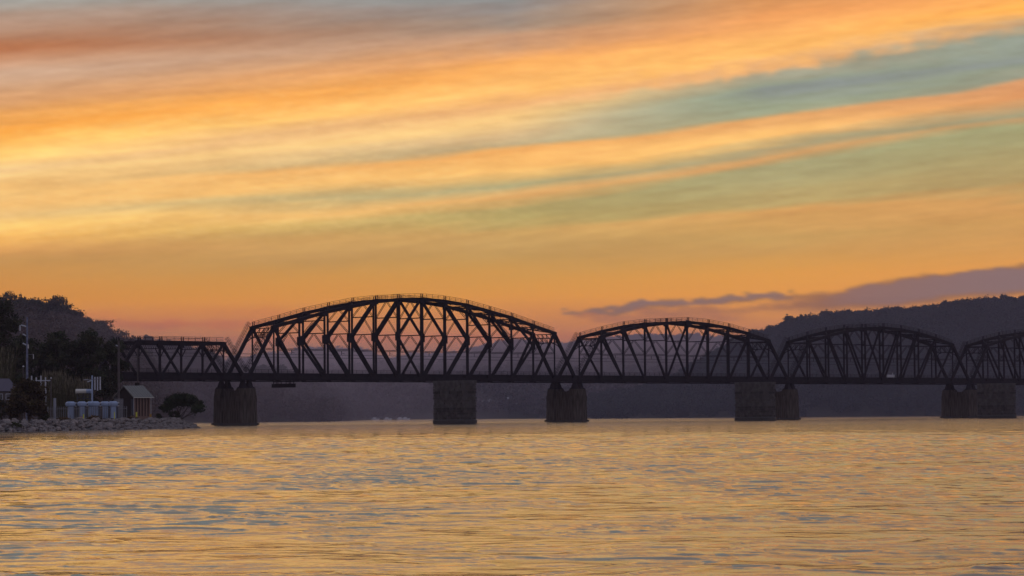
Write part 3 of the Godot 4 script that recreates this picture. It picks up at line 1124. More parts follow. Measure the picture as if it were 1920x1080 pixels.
	var thin := post("timber_pole", "slender timber pole behind the brick hut, against the short span", "pole", Vector3(-88.0, GROUND, -640), 16.8, 0.17, 0.13, M.timber_pale)
	bar_part(thin, "crossarm", Vector3(-0.6, 14.5, 0), Vector3(0.8, 14.5, 0), 0.06, 0.06, M.timber_pale)
	var side := post("timber_pole", "short grey timber post beside the tall blue steel pole", "pole", Vector3(-96.0, GROUND, -535), 10.5, 0.14, 0.12, M.timber_pale)
	bar_part(side, "cap", Vector3(0, 10.5, 0), Vector3(0, 10.75, 0), 0.2, 0.12, M.pale)
	var mid := post("timber_pole", "thin timber post with white top amid the pale reeds", "pole", Vector3(-90.9, GROUND, -537), 8.2, 0.12, 0.1, M.timber_pale)
	bar_part(mid, "cap", Vector3(0, 8.2, 0), Vector3(0, 8.45, 0), 0.17, 0.1, M.white)
	# bushings
	t = thing("bushing_rack", "row of white bushings on a crossarm above the round brown tree", "electrical rack", Vector3(-94.6, GROUND, -545))
	for k in 4:
		bar_part(t, "bushing", Vector3(-1.55 + k * 0.93, 4.4, 0), Vector3(-1.55 + k * 0.93, 8.9 - 0.3 * (k % 2), 0), 0.17, 0.13, M.white)
	bar_part(t, "crossarm", Vector3(-1.8, 7.9, 0.15), Vector3(2.2, 7.9, 0.15), 0.1, 0.1, M.white)
	for x in [-1.4, 1.3]:
		bar_part(t, "leg", Vector3(x, 0, 0), Vector3(x, 4.5, 0), 0.12, 0.1, M.galv)
	t = thing("bushing_rack", "blue-grey mast with hanging white tubes above the oil tank", "electrical rack", Vector3(-84.2, GROUND, -546))
	bar_part(t, "mast", Vector3(0, 0, 0), Vector3(0, 8.9, 0), 0.2, 0.15, M.blue_grey)
	for k in 3:
		bar_part(t, "bushing", Vector3(0.55 + k * 0.53, 8.6, 0), Vector3(0.55 + k * 0.53, 6.0 - 0.15 * (k % 2), 0), 0.14, 0.14, M.white)
	bar_part(t, "crossarm", Vector3(-1.7, 8.0, 0.1), Vector3(1.8, 8.2, 0.1), 0.07, 0.07, M.galv)
	bar_part(t, "insulator", Vector3(-0.95, 7.6, 0), Vector3(-0.15, 7.9, 0), 0.12, 0.12, M.white)
	bar_part(t, "insulator", Vector3(-1.7, 8.0, 0), Vector3(-0.9, 8.05, 0), 0.1, 0.1, M.pale)
	# white post
	post("white_post", "stout pale grey post at the left end of the transformers", "post", Vector3(-89.5, GROUND, -533), 4.3, 0.3, 0.27, M.pole_pale)
	# bollards
	for s in [[-83.1, -528.0, 1.15, 0.12, "short yellow marker post beside the red marker", M.yellow], [-77.4, -530.0, 1.5, 0.09, "slim yellow marker post below the last transformer kiosk", M.yellow], [-75.6, -548.0, 1.5, 0.15, "stout yellow bollard in front of the brick hut", M.yellow], [-75.7, -570.0, 1.15, 0.2, "ochre bollard right of the brick hut", M.ochre]]:
		post("bollard", s[4], "bollard", Vector3(s[0], GROUND, s[1]), s[2], s[3], s[3], s[5], "bollards along the shore")
	t = thing("red_marker", "small red cone-shaped marker on the rocks' top edge", "marker", Vector3(-83.35, GROUND, -527))
	b = Buf.new()
	b.taper(Vector3(0, 0, 0), Vector2(0.5, 0.5), Vector2(0.5, 0.5), 0.08)
	b.taper(Vector3(0, 0.08, 0), Vector2(0.32, 0.32), Vector2(0.1, 0.1), 0.6)
	put("cone", b.mesh(M.red), t)
	post("marker_post", "short tan post on the bank below the transformers", "post", Vector3(-81.8, GROUND, -530), 0.9, 0.12, 0.12, M.ochre)
	hut()
	shed()


func one_bar_of(a: Vector3, c: Vector3, deep: float, thick: float, mat: Material) -> ArrayMesh:
	var s := Buf.new()
	s.bar(a, c, deep, thick)
	return s.mesh(mat)


func hut() -> void:
	# corner nearest the viewer at the origin; x runs along the striped wall, z back along the gable
	var t := thing("brick_hut", "small brick hut with pale sloping roof and striped pilaster wall", "building", Vector3(-80.1, GROUND, -575), PI / 4)
	var long := 4.6
	var deep := 5.6
	var eave := 5.1
	var ridge := 7.0
	var b := Buf.new()
	# walls: front (x from 0 to long at z = 0), gable (x = 0), and the two others
	b.box(Vector3(long / 2, eave / 2, -0.15), Vector3(long, eave, 0.3))
	put("front_wall", b.mesh(M.dark_brick), t)
	b = Buf.new()
	b.box(Vector3(long / 2, eave / 2, -deep + 0.15), Vector3(long, eave, 0.3))
	put("rear_wall", b.mesh(M.dark_brick), t)
	for x in [0.15, long - 0.15]:
		b = Buf.new()
		var p := []
		for q in [[0.0, 0.0], [eave, 0.0], [ridge, 1.0], [eave, 2.0], [0.0, 2.0]]:
			p.append([q[0], -0.3 - (deep - 0.6) * q[1] / 2.0])
		for s in [-0.15, 0.15]:
			var o := func(k: int) -> Vector3: return Vector3(x + s, p[k][0], p[k][1])
			b.quad(o.call(0), o.call(1), o.call(3), o.call(4))
			b.tri(o.call(1), o.call(2), o.call(3))
		put("gable_wall", b.mesh(M.dark_brick), t)
	for k in 6:
		b = Buf.new()
		b.box(Vector3(0.35 + k * 0.78, eave / 2 - 0.02, 0.11), Vector3(0.42, eave - 0.1, 0.22))
		put("pilaster", b.mesh(M.pink_brick), t)
	b = Buf.new()
	b.box(Vector3(long / 2, 0.35, 0.13), Vector3(long - 0.3, 0.7, 0.26))
	put("wall_base", b.mesh(M.pink_brick), t)
	for s in [0.0, 1.0]:
		b = Buf.new()
		var z0 := 0.75 if s == 0.0 else -deep - 0.75
		var y0 := eave - 0.55
		var zm := -deep / 2
		b.hexa([Vector3(-0.4, y0, z0), Vector3(long + 0.4, y0, z0), Vector3(long + 0.4, ridge, zm), Vector3(-0.4, ridge, zm),
			Vector3(-0.4, y0 + 0.18, z0), Vector3(long + 0.4, y0 + 0.18, z0), Vector3(long + 0.4, ridge + 0.18, zm), Vector3(-0.4, ridge + 0.18, zm)])
		var roof := put("roof", b.mesh(M.roof), t)
		if s == 0.0:
			for k in 9:
				put("roof_batten", one_bar_of(Vector3(-0.3 + k * 0.65, y0 + 0.21, z0), Vector3(-0.3 + k * 0.65, ridge + 0.21, zm), 0.06, 0.06, M.roof), roof)
			put("gutter", one_bar_of(Vector3(-0.4, y0 + 0.06, z0 + 0.06), Vector3(long + 0.4, y0 + 0.06, z0 + 0.06), 0.14, 0.14, M.cream), roof)
	b = Buf.new()
	b.box(Vector3(long - 0.4, ridge + 0.1, -deep + 1.6), Vector3(0.7, 1.5, 0.7))
	put("chimney", b.mesh(M.dark_brick), t)
	b = Buf.new()
	b.box(Vector3(-0.12, eave / 2 - 0.4, 0.05), Vector3(0.5, eave - 0.8, 0.5))
	put("corner_pier", b.mesh(M.dark_blue), t)
	for x in [0.0, long - 0.1]:
		bar_part(t, "downpipe", Vector3(x, 0, 0.34), Vector3(x, eave - 0.4, 0.34), 0.06, 0.06, M.pale)


func shed() -> void:
	var t := thing("grey_shed", "low purple-grey shed with pitched roof at the left edge", "building", Vector3(-104.6, GROUND, -560), 0.3)
	var b := Buf.new()
	b.box(Vector3(0, 3.0, 0), Vector3(5.0, 6.0, 4.0))
	put("wall", b.mesh(M.timber_pale), t)
	b = Buf.new()
	b.hexa([Vector3(-2.9, 6.0, 2.4), Vector3(2.9, 6.0, 2.4), Vector3(2.9, 6.0, -2.4), Vector3(-2.9, 6.0, -2.4),
		Vector3(-2.4, 8.6, 0.1), Vector3(1.2, 8.6, 0.1), Vector3(1.2, 8.6, -0.1), Vector3(-2.4, 8.6, -0.1)])
	put("roof", b.mesh(M.slate), t)
	for x in [-0.9, 0.8]:
		b = Buf.new()
		b.box(Vector3(x, 4.9, 2.02), Vector3(1.1, 1.2, 0.1))
		var w := put("window", b.mesh(M.white), t)
		b = Buf.new()
		b.box(Vector3(x, 4.9, 2.08), Vector3(0.9, 1.0, 0.04))
		put("pane", b.mesh(M.glass), w)


func reeds(label: String, at: Vector3, wide: float, deep: float, count: int, tall: float, seed_: int) -> void:
	rng.seed = seed_
	var b := Buf.new()
	for k in count:
		var p := at + Vector3(rng.randf_range(-wide, wide) * 0.5, 0, rng.randf_range(-deep, deep) * 0.5)
		var h := tall * rng.randf_range(0.6, 1.08)
		var tone := rng.randf_range(0.7, 1.3)
		b.tint = Color(0.10 * tone, 0.095 * tone, 0.05 * tone)
		var lean := Vector3(rng.randfn() * 0.09, 1, rng.randfn() * 0.09).normalized()
		var top := p + lean * h
		b.bar(p, top, 0.05, 0.05)
		for j in 5:
			var s := p.lerp(top, rng.randf_range(0.25, 0.9))
			var e := s + Vector3(rng.randfn() * 0.5, rng.randf_range(0.2, 0.8), rng.randfn() * 0.4)
			b.tri(s, s + Vector3(0.09, 0.05, 0.05), e)
		b.tint = Color(0.20 * tone, 0.17 * tone, 0.12 * tone)
		b.tri(top + Vector3(-0.08, -0.2, 0), top + Vector3(0.08, -0.2, 0.03), top + lean * 0.8)
		b.tri(top + Vector3(0, -0.2, -0.08), top + Vector3(0, -0.2, 0.08), top + lean * 0.8)
	var o := put("reeds", b.mesh(M.leaf))
	tag(o, label, "reeds", "", "stuff")


func shrub(label: String, at: Vector3, size: Vector3, seed_: int, tone: Color, called := "shrub") -> void:
	rng.seed = seed_
	var t := thing(called, label, "shrub", at)
	var w := Buf.new()
	for k in 5:
		limb(w, Vector3(rng.randfn() * 0.1, -0.2, rng.randfn() * 0.1), Vector3(rng.randfn() * size.x * 0.4, size.y * 0.9, rng.randfn() * size.z * 0.4), 0.06, 0.02)
	put("stem", w.mesh(M.bark), t)
	var b := Buf.new()
	crown(b, Vector3(0, size.y * 0.85, 0), size, 46, 26, 0.17, size.x * 0.4, tone, 0.2)
	put("foliage", b.mesh(M.leaf), t)


func make_plants() -> void:
	gum_tree("tall_tree", "tallest dark tree at the left edge, standing above the blue steel pole", Vector3(-112.2, GROUND, -600), 31.0, 11.0, 101, "", 16, 1.35, 0.2)
	gum_tree("bushy_tree", "dark bushy tree directly behind the blue steel pole", Vector3(-105.5, GROUND, -588), 19.5, 9.5, 102, "", 12, 1.3, 0.2)
	gum_tree("bushy_tree", "broad dark tree in the middle of the shore clump behind reeds", Vector3(-98.8, GROUND, -592), 20.5, 10.0, 103, "", 12, 1.4, 0.22)
	gum_tree("bushy_tree", "dark round-topped tree behind the oil tank and mast", Vector3(-92.4, GROUND, -597), 20.8, 9.6, 104, "", 12, 1.4, 0.22)
	gum_tree("bushy_tree", "lower dark tree nearest the timber pole and bridge end", Vector3(-88.0, GROUND, -602), 18.8, 7.4, 105, "", 10, 1.3, 0.2)
	gum_tree("bushy_tree", "small dark tree filling the gap left of the middle tree", Vector3(-101.8, GROUND, -596), 17.5, 8.6, 106, "", 9, 1.2, 0.15)
	gum_tree("bushy_tree", "small dark tree low between the middle and round-topped trees", Vector3(-95.4, GROUND, -600), 18.0, 8.6, 107, "", 10, 1.2, 0.15)
	gum_tree("brown_tree", "round olive-brown tree in front of the yard above the boulders", Vector3(-87.4, GROUND - 0.3, -492), 8.0, 6.6, 108, "", 12, 1.4, 0.18, Color(0.060, 0.046, 0.024))
	# the wind-leaned bush at the point
	rng.seed = 109
	var t := thing("coastal_tree", "wide dark green wind-shaped tree at the tip of the point", "tree", Vector3(-69.2, GROUND - 0.3, -566))
	var wood := Buf.new()
	var leaf := Buf.new()
	for k in 11:
		var a := lerpf(-1.25, 1.35, k / 10.0)
		var e := Vector3(sin(a) * 3.5 + 0.5, 1.7 + cos(a) * 3.0, rng.randfn() * 1.1)
		limb(wood, Vector3(rng.randfn() * 0.25 - 0.2, 0, rng.randfn() * 0.2), e, 0.12, 0.03, 0.07)
		crown(leaf, e, Vector3(1.15, 0.85, 1.15), 20, 34, 0.2, 0.55, Color(0.038, 0.050, 0.026))
	for k in 9:
		crown(leaf, Vector3(rng.randf_range(-2.2, 2.6), rng.randf_range(2.8, 4.6), rng.randf_range(-1.2, 1.2)), Vector3(1.1, 0.7, 1.0), 14, 30, 0.2, 0.5, Color(0.034, 0.046, 0.024))
	crown(leaf, Vector3(-0.9, 1.2, 0.9), Vector3(1.0, 0.8, 0.8), 14, 30, 0.2, 0.45, Color(0.034, 0.042, 0.022))
	put("trunk", wood.mesh(M.bark), t)
	put("crown", leaf.mesh(M.leaf), t)
	shrub("dark bush at the far left edge above the boulders", Vector3(-92.6, GROUND, -492), Vector3(1.7, 2.2, 1.5), 121, Color(0.050, 0.046, 0.026))
	shrub("second dark bush on the bank left of the round brown tree", Vector3(-90.4, GROUND, -494), Vector3(1.5, 1.7, 1.4), 122, Color(0.06, 0.05, 0.028))
	shrub("low dark bush under the right side of the round brown tree", Vector3(-84.8, GROUND - 0.3, -493), Vector3(0.9, 1.0, 0.9), 123, Color(0.05, 0.055, 0.028))
	shrub("olive shrub growing low on the boulders near the water", Vector3(-86.4, 0.1, -473), Vector3(1.2, 0.75, 1.0), 124, Color(0.055, 0.06, 0.028))
	shrub("small dark bush between the ochre bollard and the coastal tree", Vector3(-74.2, GROUND, -572), Vector3(0.55, 0.6, 0.5), 125, Color(0.045, 0.055, 0.028))
	shrub("dry brown bush on the bank below the transformers", Vector3(-80.6, GROUND - 0.2, -526), Vector3(1.1, 0.45, 0.6), 126, Color(0.11, 0.075, 0.045))
	shrub("dry brown tuft under the brick hut wall", Vector3(-76.3, GROUND - 0.2, -545), Vector3(1.3, 0.35, 0.6), 127, Color(0.12, 0.085, 0.05))
	shrub("dry brown tuft on the bank below the white post", Vector3(-86.0, GROUND - 0.2, -522), Vector3(1.2, 0.3, 0.6), 128, Color(0.11, 0.08, 0.05))
	reeds("pale plumed reeds behind the white bushings", Vector3(-95.8, GROUND, -572), 5.5, 5.0, 260, 9.5, 131)
	reeds("pale plumed reeds between the trees and the oil tank", Vector3(-91.6, GROUND, -572), 6.0, 4.0, 320, 8.0, 132)
	reeds("tall pale reeds at the left edge behind the shed", Vector3(-108.0, GROUND, -572), 5.0, 4.0, 240, 14.0, 133)


# ---------------------------------------------------------------- far bank
func far_trees(ridge: Array, near: float, far: float, x0: float, x1: float, count: int, tall: float, label: String, group: String, seed_: int, sunk := 1.6, spread := 1.05) -> void:
	rng.seed = seed_
	var protos := []
	for k in count:
		var x := lerpf(x0, x1, (k + rng.randf_range(-0.7, 0.7)) / (count - 1.0))
		var y := ridge_at(ridge, x) - tall - sunk + rng.randf_range(-1.4, 1.3)
		var at := Vector3(x, y, -far + rng.randf_range(-8, 8))
		var s := rng.randf_range(0.5, 1.25)
		if k < 4:
			var keep := rng.state
			var g := gum_tree("ridge_tree", label, at, tall, tall * spread, seed_ * 10 + k, group, 8, 0.75, 0.3)
			g.scale = Vector3.ONE * s
			protos.append(g)
			rng.state = keep
			rng.randf()
		else:
			var c := copy(protos[rng.randi() % 4], "ridge_tree", at, rng.randf() * TAU, label, group)
			c.scale = Vector3(s, s * rng.randf_range(0.85, 1.15), s)


func make_far_bank() -> void:
	var ra := [[-420.0, 60.0], [-359.2, 62.6], [-306.4, 66.2], [-253.6, 65.0], [-237.7, 63.8], [-224.5, 61.1], [-214.0, 56.3], [-203.4, 50.9], [-196.8, 47.7], [-191.5, 43.4], [-184.9, 38.0], [-166.4, 20.0], [-150.0, 2.0]]
	var rb := [[-520.0, 70.0], [-431.4, 66.6], [-294.5, 55.3], [-248.2, 53.6], [-236.3, 54.9], [-215.7, 53.7], [-195.2, 47.7], [-181.5, 40.1], [-174.6, 38.0], [-162.6, 37.5], [-156.5, 36.1], [-149.6, 35.0], [-143.5, 34.0], [-135.2, 31.8], [-116.4, 23.1], [-95.9, 9.3], [-82.2, 1.7]]
	var rc := [[-824.2, 56.8], [-590.1, 66.2], [-488.4, 85.8], [-422.2, 93.5], [-394.8, 99.3], [-381.5, 107.4], [-360.1, 118.3], [-333.8, 131.5], [-302.2, 137.4], [-285.9, 137.3], [-270.5, 130.9], [-249.2, 119.8], [-222.7, 113.3], [-196.4, 111.1], [-169.0, 117.0], [-150.5, 121.9], [-92.6, 123.5], [-66.2, 127.4], [-45.8, 139.6], [-13.1, 145.5], [20.4, 148.2], [46.9, 144.9], [71.2, 137.5], [107.9, 143.5], [142.4, 148.2], [193.3, 152.9], [231.0, 157.8], [267.7, 154.4], [305.1, 157.2], [323.6, 150.0], [344.9, 150.7], [361.3, 145.6], [382.6, 138.4], [427.4, 129.7], [549.5, 123.8], [753.0, 117.2], [1058.1, 135.2]]
	var rd := [[41.1, -0.7], [59.2, 20.9], [75.2, 23.2], [94.1, 26.0], [122.4, 33.6], [136.4, 42.5], [145.9, 47.4], [154.5, 51.8], [174.2, 64.0], [185.3, 67.6], [193.1, 70.4], [200.5, 73.3], [207.1, 76.1], [213.7, 77.7], [234.2, 82.0], [254.7, 83.9], [271.2, 84.6], [295.8, 85.7], [328.7, 89.1], [357.5, 93.0], [378.0, 94.1], [394.4, 93.6], [447.9, 96.9], [550.6, 100.2], [673.8, 87.0]]
	var green := Color(0.050, 0.055, 0.034)
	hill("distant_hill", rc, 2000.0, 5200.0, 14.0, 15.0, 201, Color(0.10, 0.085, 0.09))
	hill("middle_hill", rb, 1380.0, 1750.0, 10.0, 8.0, 202, Color(0.070, 0.060, 0.058))
	hill("left_hill", ra, 1000.0, 1350.0, 9.0, 6.2, 203, Color(0.070, 0.058, 0.052))
	hill("right_hill", rd, 1680.0, 2100.0, 8.0, 6.0, 204, Color(0.034, 0.041, 0.040))
	far_trees(ra, 1000, 1350, -262.0, -184.0, 26, 12.0, "gum tree with see-through crown on the left hill's skyline", "gum trees along the left hill's ridge", 21)
	far_trees(rd, 1680, 2100, 150.0, 400.0, 60, 6.5, "gum tree on the right hill's skyline", "gum trees along the right hill's ridge", 22, 2.6, 1.4)
	far_trees(rb, 1380, 1750, -250.0, -140.0, 22, 9.0, "tree on the middle hill's low skyline", "trees along the middle hill's ridge", 23)
	# the little wooded point beyond the first pier
	rng.seed = 31
	var b := Buf.new()
	for k in 10:
		var a := TAU * k / 10.0
		var c := TAU * (k + 1) / 10.0
		b.tri(Vector3(-150, 5.5, -1640), Vector3(-150 + cos(a) * 30, -0.6, -1640 + sin(a) * 70), Vector3(-150 + cos(c) * 30, -0.6, -1640 + sin(c) * 70))
	setting("wooded_point", b.mesh(M.earth))
	for k in 12:
		var x := -163.0 + k * 2.9
		gum_tree("point_tree", "tree of the dark clump on the point right of the first pier", Vector3(x, 1.2, -1605 - rng.randf() * 30), (11.5 - 0.75 * absf(k - 3.0)) * randf_range_of(0.9, 1.1), 7.0, 310 + k, "trees on the wooded point", 6, 0.8, 0.15)
		rng.seed = 31 + k
	houses()


func randf_range_of(a: float, c: float) -> float:
	return rng.randf_range(a, c)


func houses() -> void:
	var places := [
		[-161.8, 1.0, -2010.0, 9.0, 4.5, "white boat shed at the water's edge, left one of a close pair"], [-156.5, 1.0, -2012.0, 8.0, 4.0, "white boat shed at the water's edge, right one of a close pair"],
		[-135.8, 1.0, -2015.0, 5.0, 5.0, "narrow pale house alone at the waterline"], [-172.0, 14.5, -2140.0, 8.5, 3.2, "long low house with lit pale roof on the left of the far slope"],
		[-161.0, 13.5, -2130.0, 8.0, 3.0, "low flat-roofed house below the left slope trees"], [-149.0, 15.2, -2150.0, 7.0, 4.0, "pale-gabled house highest on the far slope"],
		[-138.0, 12.0, -2120.0, 7.0, 4.0, "grey gabled house right of the highest house"], [-150.0, 7.0, -2070.0, 6.0, 3.5, "small grey house halfway down the far slope"],
		[-146.5, 8.5, -2080.0, 5.0, 3.5, "small house close behind the halfway house"], [-33.5, 9.0, -2085.0, 8.0, 4.0, "pale house left of the white hillside group by the second pier"],
		[-24.5, 10.0, -2095.0, 7.0, 4.5, "white gabled house at the centre of the hillside group"], [-19.5, 10.5, -2100.0, 9.0, 4.0, "widest white house of the hillside group"],
		[-13.5, 9.0, -2090.0, 6.0, 4.0, "small white house low in the hillside group"], [-1.5, 12.5, -2120.0, 9.0, 3.5, "long pale house near the second pier's left side"], [5.0, 11.5, -2110.0, 6.0, 3.5, "small pale house next to the second pier"]]
	for p in places:
		var t := thing("far_house", p[5], "house", Vector3(p[0], p[1] - 0.5, p[2] + 0.0), 0.2, "houses on the far bank")
		var w: float = p[3] * 0.72
		var h: float = p[4] * 0.8
		var b := Buf.new()
		b.box(Vector3(0, h / 2, 0), Vector3(w, h, 5.0))
		put("wall", b.mesh(M.house), t)
		b = Buf.new()
		b.hexa([Vector3(-w / 2 - 0.5, h, 3.0), Vector3(w / 2 + 0.5, h, 3.0), Vector3(w / 2 + 0.5, h, -3.0), Vector3(-w / 2 - 0.5, h, -3.0),
			Vector3(-w / 2 + 0.6, h + 1.6, 0.1), Vector3(w / 2 - 0.6, h + 1.6, 0.1), Vector3(w / 2 - 0.6, h + 1.6, -0.1), Vector3(-w / 2 + 0.6, h + 1.6, -0.1)])
		put("roof", b.mesh(M.house_roof), t)
		for x in [-0.25, 0.25]:
			b = Buf.new()
			b.box(Vector3(x * w, h * 0.55, 2.52), Vector3(1.1, 1.1, 0.06))
			put("window", b.mesh(M.glass), t)
	# moored boats
	for p in [[-96.0, -1900.0, "small white boat moored off the far bank, leftmost of the row"], [-87.0, -1890.0, "second small white boat from the left off the far bank"], [-78.5, -1905.0, "small pale boat moored third off the far bank"], [-74.0, -1880.0, "small pale mastless boat moored nearest the first stone pier"]]:
		var t := thing("moored_boat", p[2], "boat", Vector3(p[0], -0.3, p[1]), 0.4, "boats moored off the far bank")
		var b := Buf.new()
		b.hexa([Vector3(-2.4, -0.2, 0.5), Vector3(2.6, -0.2, 0.2), Vector3(2.6, -0.2, -0.2), Vector3(-2.4, -0.2, -0.5), Vector3(-2.6, 0.8, 1.0), Vector3(3.6, 1.0, 0.1), Vector3(3.6, 1.0, -0.1), Vector3(-2.6, 0.8, -1.0)])
		put("hull", b.mesh(M.house), t)
		b = Buf.new()
		b.taper(Vector3(-0.4, 0.82, 0), Vector2(2.4, 1.4), Vector2(1.9, 1.2), 0.9)
		put("cabin", b.mesh(M.house), t)


# ---------------------------------------------------------------- materials
func make_materials() -> void:
	var g := Color(0.62, 0.60, 0.58)
	var white := Color(1, 1, 1)
	var rust := noise_tex(51, 0.02, 4, Color(0.62, 0.60, 0.66), Color(1, 0.97, 0.95))
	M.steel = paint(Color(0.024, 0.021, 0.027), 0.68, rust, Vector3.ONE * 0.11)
	M.timber = paint(Color(0.05, 0.045, 0.045), 0.9)
	M.timber_pale = paint(Color(0.16, 0.14, 0.14), 0.9, noise_tex(52, 0.03, 3, g, white), Vector3(1.2, 0.12, 1.2))
	# concrete: stains that run down
	M.concrete = paint(Color(0.150, 0.132, 0.118), 0.9, noise_tex(53, 0.03, 5, Color(0.42, 0.37, 0.34), Color(1.0, 1.0, 0.98)), Vector3(0.3, 0.022, 0.3))
	M.wet = paint(Color(0.055, 0.050, 0.045), 0.6, noise_tex(54, 0.03, 4, g, white), Vector3(0.3, 0.3, 0.3))
	M.stone = paint(Color(0.128, 0.120, 0.118), 0.92, noise_tex(55, 0.02, 5, Color(0.66, 0.64, 0.64), Color(1, 1, 0.98)), Vector3(0.12, 0.08, 0.12))
	M.rocks = [paint(Color(0.31, 0.275, 0.265), 0.9, noise_tex(56, 0.03, 4, g, white), Vector3.ONE * 0.5), paint(Color(0.20, 0.18, 0.185), 0.9, noise_tex(57, 0.03, 4, g, white), Vector3.ONE * 0.5), paint(Color(0.43, 0.37, 0.35), 0.9, noise_tex(58, 0.03, 4, g, white), Vector3.ONE * 0.5)]
	M.earth = paint(Color(0.055, 0.050, 0.035), 0.95, noise_tex(59, 0.02, 5, g, white), Vector3.ONE * 0.05)
	M.redearth = paint(Color(0.07, 0.045, 0.036), 0.95, noise_tex(60, 0.02, 5, g, white), Vector3.ONE * 0.1)
	M.leaf = paint(white, 0.75)
	M.leaf.backlight_enabled = true
	M.leaf.backlight = Color(0.25, 0.25, 0.2)
	M.bark = paint(Color(0.075, 0.06, 0.05), 0.9)
	M.galv = paint(Color(0.18, 0.18, 0.20), 0.6)
	M.blue_grey = paint(Color(0.34, 0.44, 0.62), 0.55, noise_tex(66, 0.01, 3, Color(0.84, 0.83, 0.84), white), Vector3(0.3, 0.12, 0.3))
	M.dark_blue = paint(Color(0.035, 0.04, 0.055), 0.6)
	M.pole_blue = paint(Color(0.19, 0.24, 0.36), 0.55, rust, Vector3.ONE * 0.3)
	M.pole_pale = paint(Color(0.26, 0.27, 0.32), 0.8)
	M.white = paint(Color(0.42, 0.44, 0.50), 0.4)
	M.pale = paint(Color(0.5, 0.5, 0.53), 0.5)
	M.cream = paint(Color(0.58, 0.56, 0.50), 0.5)
	M.yellow = paint(Color(0.62, 0.62, 0.05), 0.6)
	M.ochre = paint(Color(0.45, 0.26, 0.06), 0.7)
	M.red = paint(Color(0.55, 0.05, 0.03), 0.6)
	M.dark_brick = paint(Color(0.052, 0.042, 0.040), 0.9, noise_tex(61, 0.05, 3, g, white), Vector3.ONE * 0.8)
	M.pink_brick = paint(Color(0.33, 0.225, 0.19), 0.9, noise_tex(62, 0.05, 3, g, white), Vector3.ONE * 0.8)
	M.roof = paint(Color(0.22, 0.215, 0.20), 0.6, noise_tex(63, 0.03, 3, Color(0.75, 0.75, 0.72), white), Vector3.ONE * 0.4)
	M.slate = paint(Color(0.12, 0.11, 0.14), 0.7)
	M.house = paint(Color(0.66, 0.66, 0.68), 0.7)
	M.house_roof = paint(Color(0.36, 0.35, 0.37), 0.7)
	M.glass = paint(Color(0.03, 0.035, 0.045), 0.08)


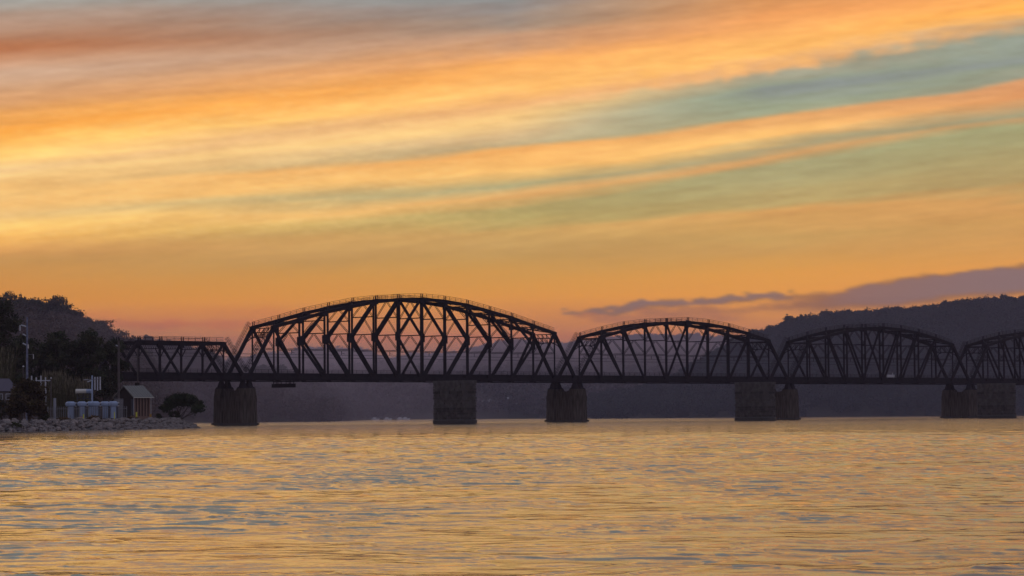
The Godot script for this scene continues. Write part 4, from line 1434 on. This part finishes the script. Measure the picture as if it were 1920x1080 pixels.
func _ready() -> void:
	# camera: a long lens just above the water, tipped up a little, not quite level
	var cam := Camera3D.new()
	cam.name = "camera"
	cam.fov = 12.063
	cam.near = 0.5
	cam.far = 9000.0
	cam.position = Vector3(0, 2.2, 0)
	cam.rotation = Vector3(0.04665, 0, -0.0075)
	add_child(cam)
	var env := Environment.new()
	env.background_mode = Environment.BG_SKY
	var pano := PanoramaSkyMaterial.new()
	pano.panorama = make_sky()
	env.sky = Sky.new()
	env.sky.sky_material = pano
	env.sky_rotation = Vector3(0, PI, 0)   # the middle of the picture lies along -z
	env.background_energy_multiplier = 1.12
	env.tonemap_mode = Environment.TONE_MAPPER_LINEAR
	env.tonemap_exposure = 1.0
	env.sdfgi_enabled = true
	env.ssao_enabled = true
	env.ssil_enabled = true
	env.fog_enabled = true
	env.fog_density = 0.00006
	env.fog_light_color = Color(0.88, 0.82, 0.90)
	var world := WorldEnvironment.new()
	world.name = "environment"
	env.volumetric_fog_enabled = true
	env.volumetric_fog_density = 0.0
	world.environment = env
	add_child(world)
	# the sun has gone behind the hills; it only reaches the air above them
	var sun := DirectionalLight3D.new()
	sun.name = "sun"
	sun.light_energy = 0.15
	sun.light_color = Color(1.0, 0.72, 0.45)
	sun.light_angular_distance = 0.5
	sun.shadow_enabled = true
	sun.rotation = Vector3(deg_to_rad(-0.6), PI + deg_to_rad(7.0), 0)
	add_child(sun)

	make_materials()
	make_water()
	make_far_bank()
	# evening mist that fills the valley behind the right hill
	var mist := FogVolume.new()
	mist.name = "valley_mist"
	mist.shape = RenderingServer.FOG_VOLUME_SHAPE_BOX
	mist.size = Vector3(5000, 100, 2600)
	mist.position = Vector3(0, 49, -3520)
	var vapour := FogMaterial.new()
	vapour.density = 0.0007
	vapour.albedo = Color(0.96, 0.86, 0.88)
	mist.material = vapour
	add_child(mist)
	var mist2 := FogVolume.new()
	mist2.name = "shore_mist"
	mist2.shape = RenderingServer.FOG_VOLUME_SHAPE_ELLIPSOID
	mist2.size = Vector3(760, 120, 900)
	mist2.position = Vector3(-380, -2, -1320)
	var vapour2 := FogMaterial.new()
	vapour2.density = 0.00045
	vapour2.albedo = Color(0.96, 0.86, 0.88)
	mist2.material = vapour2
	add_child(mist2)
	var mist3 := FogVolume.new()
	mist3.name = "river_mist"
	mist3.shape = RenderingServer.FOG_VOLUME_SHAPE_BOX
	mist3.size = Vector3(3000, 84, 480)
	mist3.position = Vector3(0, 41, -1410)
	var vapour3 := FogMaterial.new()
	vapour3.density = 0.00028
	vapour3.albedo = Color(0.86, 0.86, 0.96)
	mist3.material = vapour3
	add_child(mist3)
	mist3.set_meta("kind", "stuff")
	mist3.set_meta("label", "thin bluish mist over the river before the right hill")
	mist3.set_meta("category", "mist")
	mist2.set_meta("kind", "stuff")
	mist2.set_meta("label", "thin mauve mist before the left and middle hills")
	mist2.set_meta("category", "mist")
	mist.set_meta("kind", "stuff")
	mist.set_meta("label", "pale mauve evening mist lying before the distant hill")
	mist.set_meta("category", "mist")
	make_shore()

	# the bridge, from the near bank outwards
	bridge_span("short flat-topped truss span between the shore trees and the first pier", 0.0, -45.6, 7.5, [0, 23.0, 23.0, 23.0, 23.0, 23.0, 0], false, true)
	bridge_span("longest and highest arched truss span with K bracing, second from the shore", 0.0, 0.7, 9.614, [0, 28.0, 30.2, 32.5, 34.3, 36.0, 37.0, 37.4, 37.0, 36.0, 34.3, 32.5, 30.2, 28.0, 0], true, false)
	var s3 := bridge_span("arched truss span between second and third concrete piers, crossing the sunset glow", 136.0, 0.6, 10.53, [0, 27.1, 29.3, 31.1, 32.2, 32.7, 32.2, 31.1, 29.3, 27.1, 0], false, false)
	copy(s3, "bridge_span", bridge_at(242.5), PI / 4, "arched truss span wholly against the dark right hill", "steel truss spans of the railway bridge")
	copy(s3, "bridge_span", bridge_at(349.0), PI / 4, "arched truss span cut off by the right edge of the photo", "steel truss spans of the railway bridge")
	var p := concrete_pier()
	p.set_meta("label", "concrete pier with twin octagonal shafts, streaked pale, nearest the shore")
	p.set_meta("group", "concrete piers of the railway bridge")
	copy(p, "concrete_pier", bridge_at(136), PI / 4, "whole concrete pier at the right end of the longest span", "concrete piers of the railway bridge")
	copy(p, "concrete_pier", bridge_at(242.5), PI / 4, "concrete pier half hidden behind the right side of a stone pier", "concrete piers of the railway bridge")
	copy(p, "concrete_pier", bridge_at(349), PI / 4, "farthest concrete pier, overlapped on its right by a stone pier", "concrete piers of the railway bridge")
	copy(p, "concrete_pier", bridge_at(455.5), PI / 4, "concrete pier under the far end of the span cut off at the right", "concrete piers of the railway bridge")
	var sp := stone_pier()
	sp.set_meta("label", "round-ended stone pier standing alone in front of the longest span")
	sp.set_meta("group", "old stone piers before the bridge")
	copy(sp, "stone_pier", bridge_at(149.3, 62.4), PI / 4, "round-ended stone pier covering the left side of a concrete pier", "old stone piers before the bridge")
	copy(sp, "stone_pier", bridge_at(276.1, 62.4), PI / 4, "farthest stone pier, near the right edge of the photo", "old stone piers before the bridge")
	traveller()
	deck_cabinet()
	make_yard()
	make_plants()
